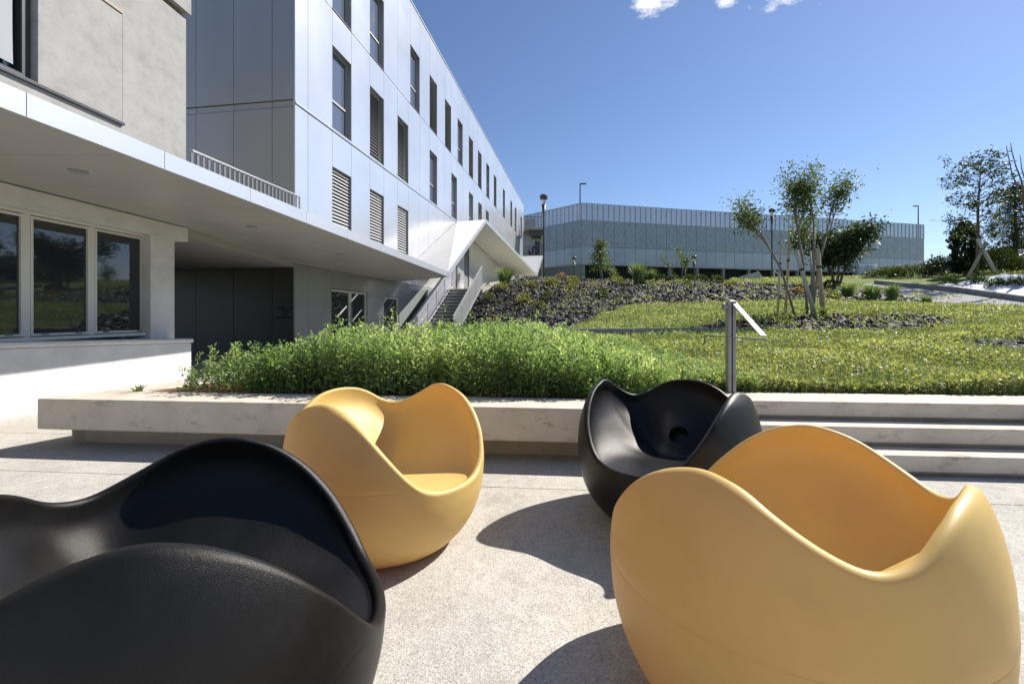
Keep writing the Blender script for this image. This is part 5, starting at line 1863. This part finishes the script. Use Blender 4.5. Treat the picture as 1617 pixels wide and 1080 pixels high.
def bare_tree():
    D = 20.0
    x = (1632 - CX) * D / F
    z = tz(x, D) - .05
    root = empty('bare_branched_tree', (x, D, z)); tag(root, 'young tree with bare knobbly upright branches at the right edge', 'tree', 'trees on the hill')
    rng = np.random.default_rng(4)
    def P(px_, py_, dy=0):
        p = at(px_, py_, D + dy); return Vector((p.x - x, p.y - D, p.z - z))
    mb = MB()
    trunk = [Vector((0, 0, 0)), P(1628, 380), P(1618, 330)]
    mb.tube(trunk, [.06, .05, .045], 7)
    for ch in ([(1618, 330), (1607, 298), (1598, 275), (1592, 245), (1589, 231)], [(1618, 330), (1613, 285), (1604, 262), (1598, 240), (1596, 226)], [(1618, 330), (1620, 290), (1613, 265), (1611, 246)]):
        pts = [P(*c) for c in ch]
        mb.tube(pts, list(np.linspace(.036, .009, len(pts))), 6)
        for i in range(len(pts) - 1):
            for q in (.3, .65, .95):
                c = pts[i].lerp(pts[i + 1], q)
                e = c + Vector((rng.normal() * .06, rng.normal() * .06, .03))
                mb.tube([c, e], [.018, .010], 5)
    mb.build('trunk', M['bark'], root, smooth=True)
    return root
bare_tree()

# trees further right on the bank (they show in the window panes)
for i, (x, y, L, sd, lab) in enumerate(((36, 26, 3.6, 101, 'tall bushy tree on the right bank outside the frame, nearest the kerb'), (46, 34, 4.4, 102, 'tall bushy tree on the right bank outside the frame, behind the pines'),
                                    (30, 17, 3.0, 103, 'bushy tree outside the right edge, beside the meadow'), (44, 22, 4.2, 104, 'large bushy tree high on the right bank outside the frame'),
                                    (36, 11, 3.4, 105, 'bushy tree far right of the steps outside the frame'), (58, 42, 4.6, 106, 'farthest tall bushy tree on the right bank outside the frame'))):
    tree('bushy_tree', lab, x, y, leafmat=M['tree_leaf_dark'], barkmat=M['bark'], stems=2, L=L, r=.16, depth=3, per=26, lsize=.5, lrad=.75, seed=sd, spread=.8, up=.1, lean=.3, kids=(3, 3), shrink=.7, width=.65, tb=.2)
tree_px('pale_tree', 'pale grey-green tree behind the slope right of the car park', 1478, 60, leafmat=M['tree_leaf'], barkmat=M['bark'], stems=2, L=1.7, r=.08, depth=2, per=14, lsize=.28, lrad=.35, seed=51, spread=.6, lean=.3, tb=.5)

def shrub(name, label, px_, py_, D, w, h, lm, n, lsize, seed, group, cat='shrub', loose=.25):
    rng = np.random.default_rng(seed)
    p = at(px_, py_, D)
    z = tz(p.x, D)
    root = empty(name, (p.x, D, z - .02)); tag(root, label, cat, group)
    a = rng.uniform(0, 6.283, n); c = rng.uniform(-.35, 1, n); s_ = np.sqrt(1 - np.clip(c, -1, 1) ** 2)
    R = (1 - loose * rng.uniform(0, 1, n) ** 1.2) * (1 + .12 * np.sin(a * 3 + seed) * np.sin(c * 4))
    q = np.stack([R * s_ * np.cos(a) * w / 2, R * s_ * np.sin(a) * w / 2, h * (.30 + .70 * c * R)], -1)
    ax = unit(np.stack([s_ * np.cos(a), s_ * np.sin(a), c + .4], -1) + rng.normal(scale=.45, size=(n, 3)))
    v, f = leaves(q, ax, rng.uniform(.7, 1.2, n) * lsize, .5, rng)
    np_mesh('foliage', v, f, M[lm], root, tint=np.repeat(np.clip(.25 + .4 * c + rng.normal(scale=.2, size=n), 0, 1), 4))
    MB().tube([(0, 0, 0), (.02, 0, h * .5)], [.03, .015], 5).build('stem', M['bark'], root)
G1 = 'clipped round shrubs along the crest'
for i, (px_, py_, D, lab) in enumerate(((1045, 439, 29.0, 'clipped round shrub on the crest, under the pale young tree, leftmost of five'),
                                        (1064, 445, 28.0, 'clipped round shrub under the pale young tree, second of five from the left'),
                                        (1089, 441, 28.6, 'clipped round shrub directly below the short lamp on the crest'),
                                        (1107, 448, 27.2, 'clipped round shrub just right of the short lamp, fourth of five'),
                                        (1131, 454, 26.0, 'clipped round shrub lowest on the bank, rightmost of five'),
                                        (1312, 441, 22.5, 'dark clipped round shrub at the foot of the dense tree'))):
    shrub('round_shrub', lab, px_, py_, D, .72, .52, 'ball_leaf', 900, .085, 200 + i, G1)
G2 = 'small loose plants among the rocks'
loose = [(771, 480, 23, .7, .5, 'ball_leaf', 'small green plant low on the rock bank beside the stair guard'),
         (793, 467, 24.5, .9, .5, 'lime_leaf', 'yellow-green plant in the rocks right of the stair guard'),
         (826, 484, 22, .9, .6, 'lime_leaf', 'yellow-green plant halfway up the rock bank, below the tall lamp'),
         (838, 462, 25, .8, .45, 'lime_leaf', 'pale lime plant high on the bank left of the tall lamp foot'),
         (864, 482, 22, .7, .55, 'ball_leaf', 'dark green plant on the rock bank below the tall lamp foot'),
         (871, 460, 25.5, .9, .6, 'lime_leaf', 'lime plant just right of the tall lamp foot'),
         (852, 500, 19, .6, .5, 'ball_leaf', 'dark green plant at the bottom of the rock bank'),
         (886, 443, 28.5, .9, .6, 'tan_leaf', 'dry orange-tan plant on the crest below the car park corner'),
         (905, 455, 26, .9, .55, 'lime_leaf', 'lime plant below the dry tan plant'),
         (903, 468, 24, .8, .4, 'lime_leaf', 'low lime plant in the middle of the rock bank'),
         (951, 480, 20.5, .75, .5, 'ball_leaf', 'dark rounded plant above the grass strip'),
         (969, 440, 28.5, .8, 1.1, 'lime_leaf', 'upright lime plant on the crest right of the conical tree'),
         (978, 458, 25.5, .9, .6, 'lime_leaf', 'lime plant below the upright lime plant on the crest'),
         (1014, 460, 25, .6, .4, 'ball_leaf', 'small green plant left of the round shrubs'),
         (1082, 463, 24, .9, .35, 'ball_leaf', 'flat green plant below the round shrubs'),
         (1150, 462, 24, .9, .35, 'lime_leaf', 'flat lime plant right of the rightmost round shrub'),
         (1262, 462, 20, .5, .35, 'tan_leaf', 'dry tan plant behind the leaning stake'),
         (1315, 470, 18, .8, .35, 'lime_leaf', 'flat lime plant in the rocks right of the multi-stem tree'),
         (1368, 506, 10.8, .75, .28, 'lime_leaf', 'lime clump at the right end of the rock island'),
         (1190, 500, 11.0, .9, .35, 'ball_leaf', 'leafy clump on the rock island left of the multi-stem tree'),
         (1225, 503, 10.9, .8, .30, 'lime_leaf', 'pale leafy clump between the handrail and the leaning stake')]
for i, (px_, py_, D, w, h, lm, lab) in enumerate(loose):
    shrub('rockery_plant', lab, px_, py_, D, w * .85, h * .85, lm, 190, .12 if D > 14 else .07, 300 + i, G2, cat='plant', loose=.8)
shrub('lime_bush', 'bright lime bush right of the crossed stakes', 1572, 425, 26, 2.3, 1.5, 'lime_leaf', 1900, .17, 401, 'bushes on the right bank', loose=.6)
shrub('grey_bush', 'dark grey-green bush left of the columnar conifer', 1490, 437, 27, 2.2, 1.2, 'conifer_leaf', 1900, .14, 402, 'bushes on the right bank', loose=.6)
shrub('grey_bush', 'low olive hedge bush left of the thin light pole', 1440, 441, 28, 3.0, .8, 'ball_leaf', 2200, .12, 403, 'bushes on the right bank', loose=.6)
shrub('grey_bush', 'low olive hedge bush in front of the car park ramp', 1400, 443, 29, 2.6, .7, 'ball_leaf', 2000, .12, 404, 'bushes on the right bank', loose=.6)
for i, (px_, py_, D, lab) in enumerate(((1500, 452, 22.4, 'small plant in the white fabric at its left end'), (1545, 455, 21.2, 'small plant in the white fabric below the crossed stakes'),
                                        (1572, 460, 20.0, 'small plant in the middle of the white fabric'), (1603, 458, 19.6, 'small plant in the white fabric near the right edge'))):
    shrub('bank_plant', lab, px_, py_, D, .75, .42, 'tree_leaf_dark', 380, .10, 500 + i, 'young plants in the white fabric', cat='plant', loose=.8)

def tuft(label, px_, D, h, w, n, seed, lm='grass_blade'):
    rng = np.random.default_rng(seed)
    x = (px_ - CX) * D / F
    z = tz(x, D)
    a = rng.uniform(0, 6.283, n); R0 = rng.uniform(0, w * .15, n); R1 = R0 + rng.uniform(.1, 1, n) * w * .5; hh = h * rng.uniform(.6, 1.1, n)
    wd = .004 + .0007 * D
    c, s_ = np.cos(a), np.sin(a)
    b0 = np.stack([R0 * c - s_ * wd, R0 * s_ + c * wd, hh * 0], -1); b1 = np.stack([R0 * c + s_ * wd, R0 * s_ - c * wd, hh * 0], -1)
    Rm = R0 + (R1 - R0) * .35
    m0 = np.stack([Rm * c - s_ * wd * .8, Rm * s_ + c * wd * .8, hh * .62], -1); m1 = np.stack([Rm * c + s_ * wd * .8, Rm * s_ - c * wd * .8, hh * .62], -1)
    tp = np.stack([R1 * c, R1 * s_, hh], -1)
    v = np.stack([b0, b1, m1, m0, tp], 1).reshape(-1, 3)
    k = np.arange(n) * 5
    f = np.concatenate([np.stack([k, k + 1, k + 2], -1), np.stack([k, k + 2, k + 3], -1), np.stack([k + 3, k + 2, k + 4], -1)])
    o = np_mesh('grass_tuft', v, f, M[lm], tint=np.repeat(rng.uniform(.2, 1, n), 5))
    o.location = (x, D, z - .01)
    tag(o, label, 'grass', 'ornamental grass tufts among the rocks')
tuft('tall feathery grass tuft at the top of the stairs', 797, 27, 1.15, 1.5, 420, 1)
tuft('large ornamental grass tuft on the rock bank below the car park columns', 1008, 25, 1.25, 1.3, 420, 2)
tuft('thin ornamental grass tuft on the crest left of the round shrubs', 1030, 29.5, .9, 1.3, 160, 3)
tuft('ornamental grass tuft right of the dense tree', 1338, 18.5, .62, .9, 300, 4)
tuft('wide ornamental grass tuft beside the path start', 1375, 17.6, .66, 1.0, 330, 5)
tuft('upright ornamental grass tuft at the path edge', 1409, 17.3, .72, .7, 330, 6)
tuft('low grass tuft at the path edge, rightmost', 1462, 16.9, .35, .7, 180, 7)
tuft('small grass tuft at the foot of the multi-stem tree', 1300, 11.2, .32, .35, 140, 8)
tuft('dry grass wisps on the left end of the planter', 218, 4.22, .10, .25, 26, 9)

# ------------------------------------------------------------------ far right: wall, fence, car, light pole
def ramp_wall():
    D = 44.0
    a = at(1455, 436, D)
    root = empty('ramp_wall', a)
    tag(root, 'grey concrete ramp wall rising to the right behind the conifers', 'wall')
    xs = [(1455, 430), (1490, 415), (1530, 400), (1580, 391), (1660, 385), (1780, 380)]
    for (p0, y0), (p1, y1) in zip(xs[:-1], xs[1:]):
        A, B = at(p0 + .15, y0, D), at(p1 - .15, y1, D)
        zb = a.z - 2.5
        MB().hexa([(A.x - a.x, -.15, -2.5), (B.x - a.x, -.15, -2.5), (B.x - a.x, .15, -2.5), (A.x - a.x, .15, -2.5),
                   (A.x - a.x, -.15, A.z - a.z), (B.x - a.x, -.15, B.z - a.z), (B.x - a.x, .15, B.z - a.z), (A.x - a.x, .15, A.z - a.z)]).build('wall_section', M['concrete_wall'], root)
    for p in (1463, 1494):
        A = at(p, 418, D - 1)
        MB().box(A.x - a.x - .2, A.x - a.x + .2, -1.2, -.9, -1, A.z - a.z).build('bollard', M['post_dark'], root)
ramp_wall()

def fence():
    D = 33.0
    a = at(1575, 432, D)
    root = empty('dark_fence', a)
    tag(root, 'dark upright-bar fence behind the parked car at the right edge', 'fence')
    b = at(1760, 432, D)
    h = .95 + .4
    n = 46
    for i in range(n):
        x = (b.x - a.x) * i / (n - 1)
        big = i % 9 == 0
        MB().box(x - (.05 if big else .02), x + (.05 if big else .02), -.03, .03, -1.0, h + (.1 if big else 0)).build('fence_bar', M['post_dark'], root)
    MB().box(0, b.x - a.x, .032, .06, h - .12, h - .06).build('fence_rail', M['post_dark'], root)
    MB().box(0, b.x - a.x, .032, .06, -.5, -.44).build('fence_rail', M['post_dark'], root)
fence()

def car():
    D = 29.5
    x = (1622 - CX) * D / F
    z = tz(x, D)
    root = empty('parked_car', (x, D, z)); tag(root, 'white parked car half hidden behind the bank at the right edge', 'car')
    side = [(-2.0, .35), (-2.05, .62), (-1.95, .85), (-1.15, .95), (-.55, 1.36), (.55, 1.42), (1.25, 1.05), (1.95, .95), (2.05, .6), (2.0, .35)]
    def sect(pts, w, y_in=0):
        n = len(pts)
        vs = []
        for s_, k in ((-1, 1), (1, 1)):
            for px_, pz in pts:
                inset = .16 * max(0, (pz - .95) / .45)
                vs.append((px_, s_ * (w - inset), pz))
        fs = [tuple(range(n)), tuple(range(2 * n - 1, n - 1, -1))] + [(i, n + i, n + (i + 1) % n, (i + 1) % n) for i in range(n)]
        return MB().add(vs, fs)
    sect(side, .86).build('body', M['car_paint'], root, bevel=.04)
    for s_ in (-1, 1):
        y0 = s_ * .80
        MB().add([(-.98, s_ * .855, .98), (-.5, s_ * .725, 1.31), (.5, s_ * .715, 1.35), (1.08, s_ * .83, 1.04)], [(0, 1, 2, 3)] if s_ > 0 else [(3, 2, 1, 0)]).build('side_window', M['car_glass'], root)
        for wx in (-1.25, 1.25):
            w = MB().tube([(wx, s_ * .70, .31), (wx, s_ * .88, .31)], .31, 20).build('wheel', M['tyre'], root)
            MB().tube([(wx, s_ * .881, .31), (wx, s_ * .89, .31)], .19, 16).build('rim', M['steel'], w)
        MB().box(-2.06, -1.98, s_ * .62 - .15, s_ * .62 + .15, .62, .74).build('headlight', M['lampglass'], root)
car()
def light_pole():
    p = at(1471.5, 437, 27)
    z = tz(p.x, 27)
    root = empty('thin_light_pole', (p.x, 27, z - .05)); tag(root, 'thin pale pole left of the columnar conifer', 'pole')
    h = H + (HY - 402) * 27 / F - z
    MB().tube([(0, 0, 0), (0, 0, h)], [.035, .03], 8).build('pole', M['steel'], root)
    MB().lathe([(.045, h), (.05, h + .03), (.03, h + .06)], n=10).build('cap', M['steel'], root)
light_pole()
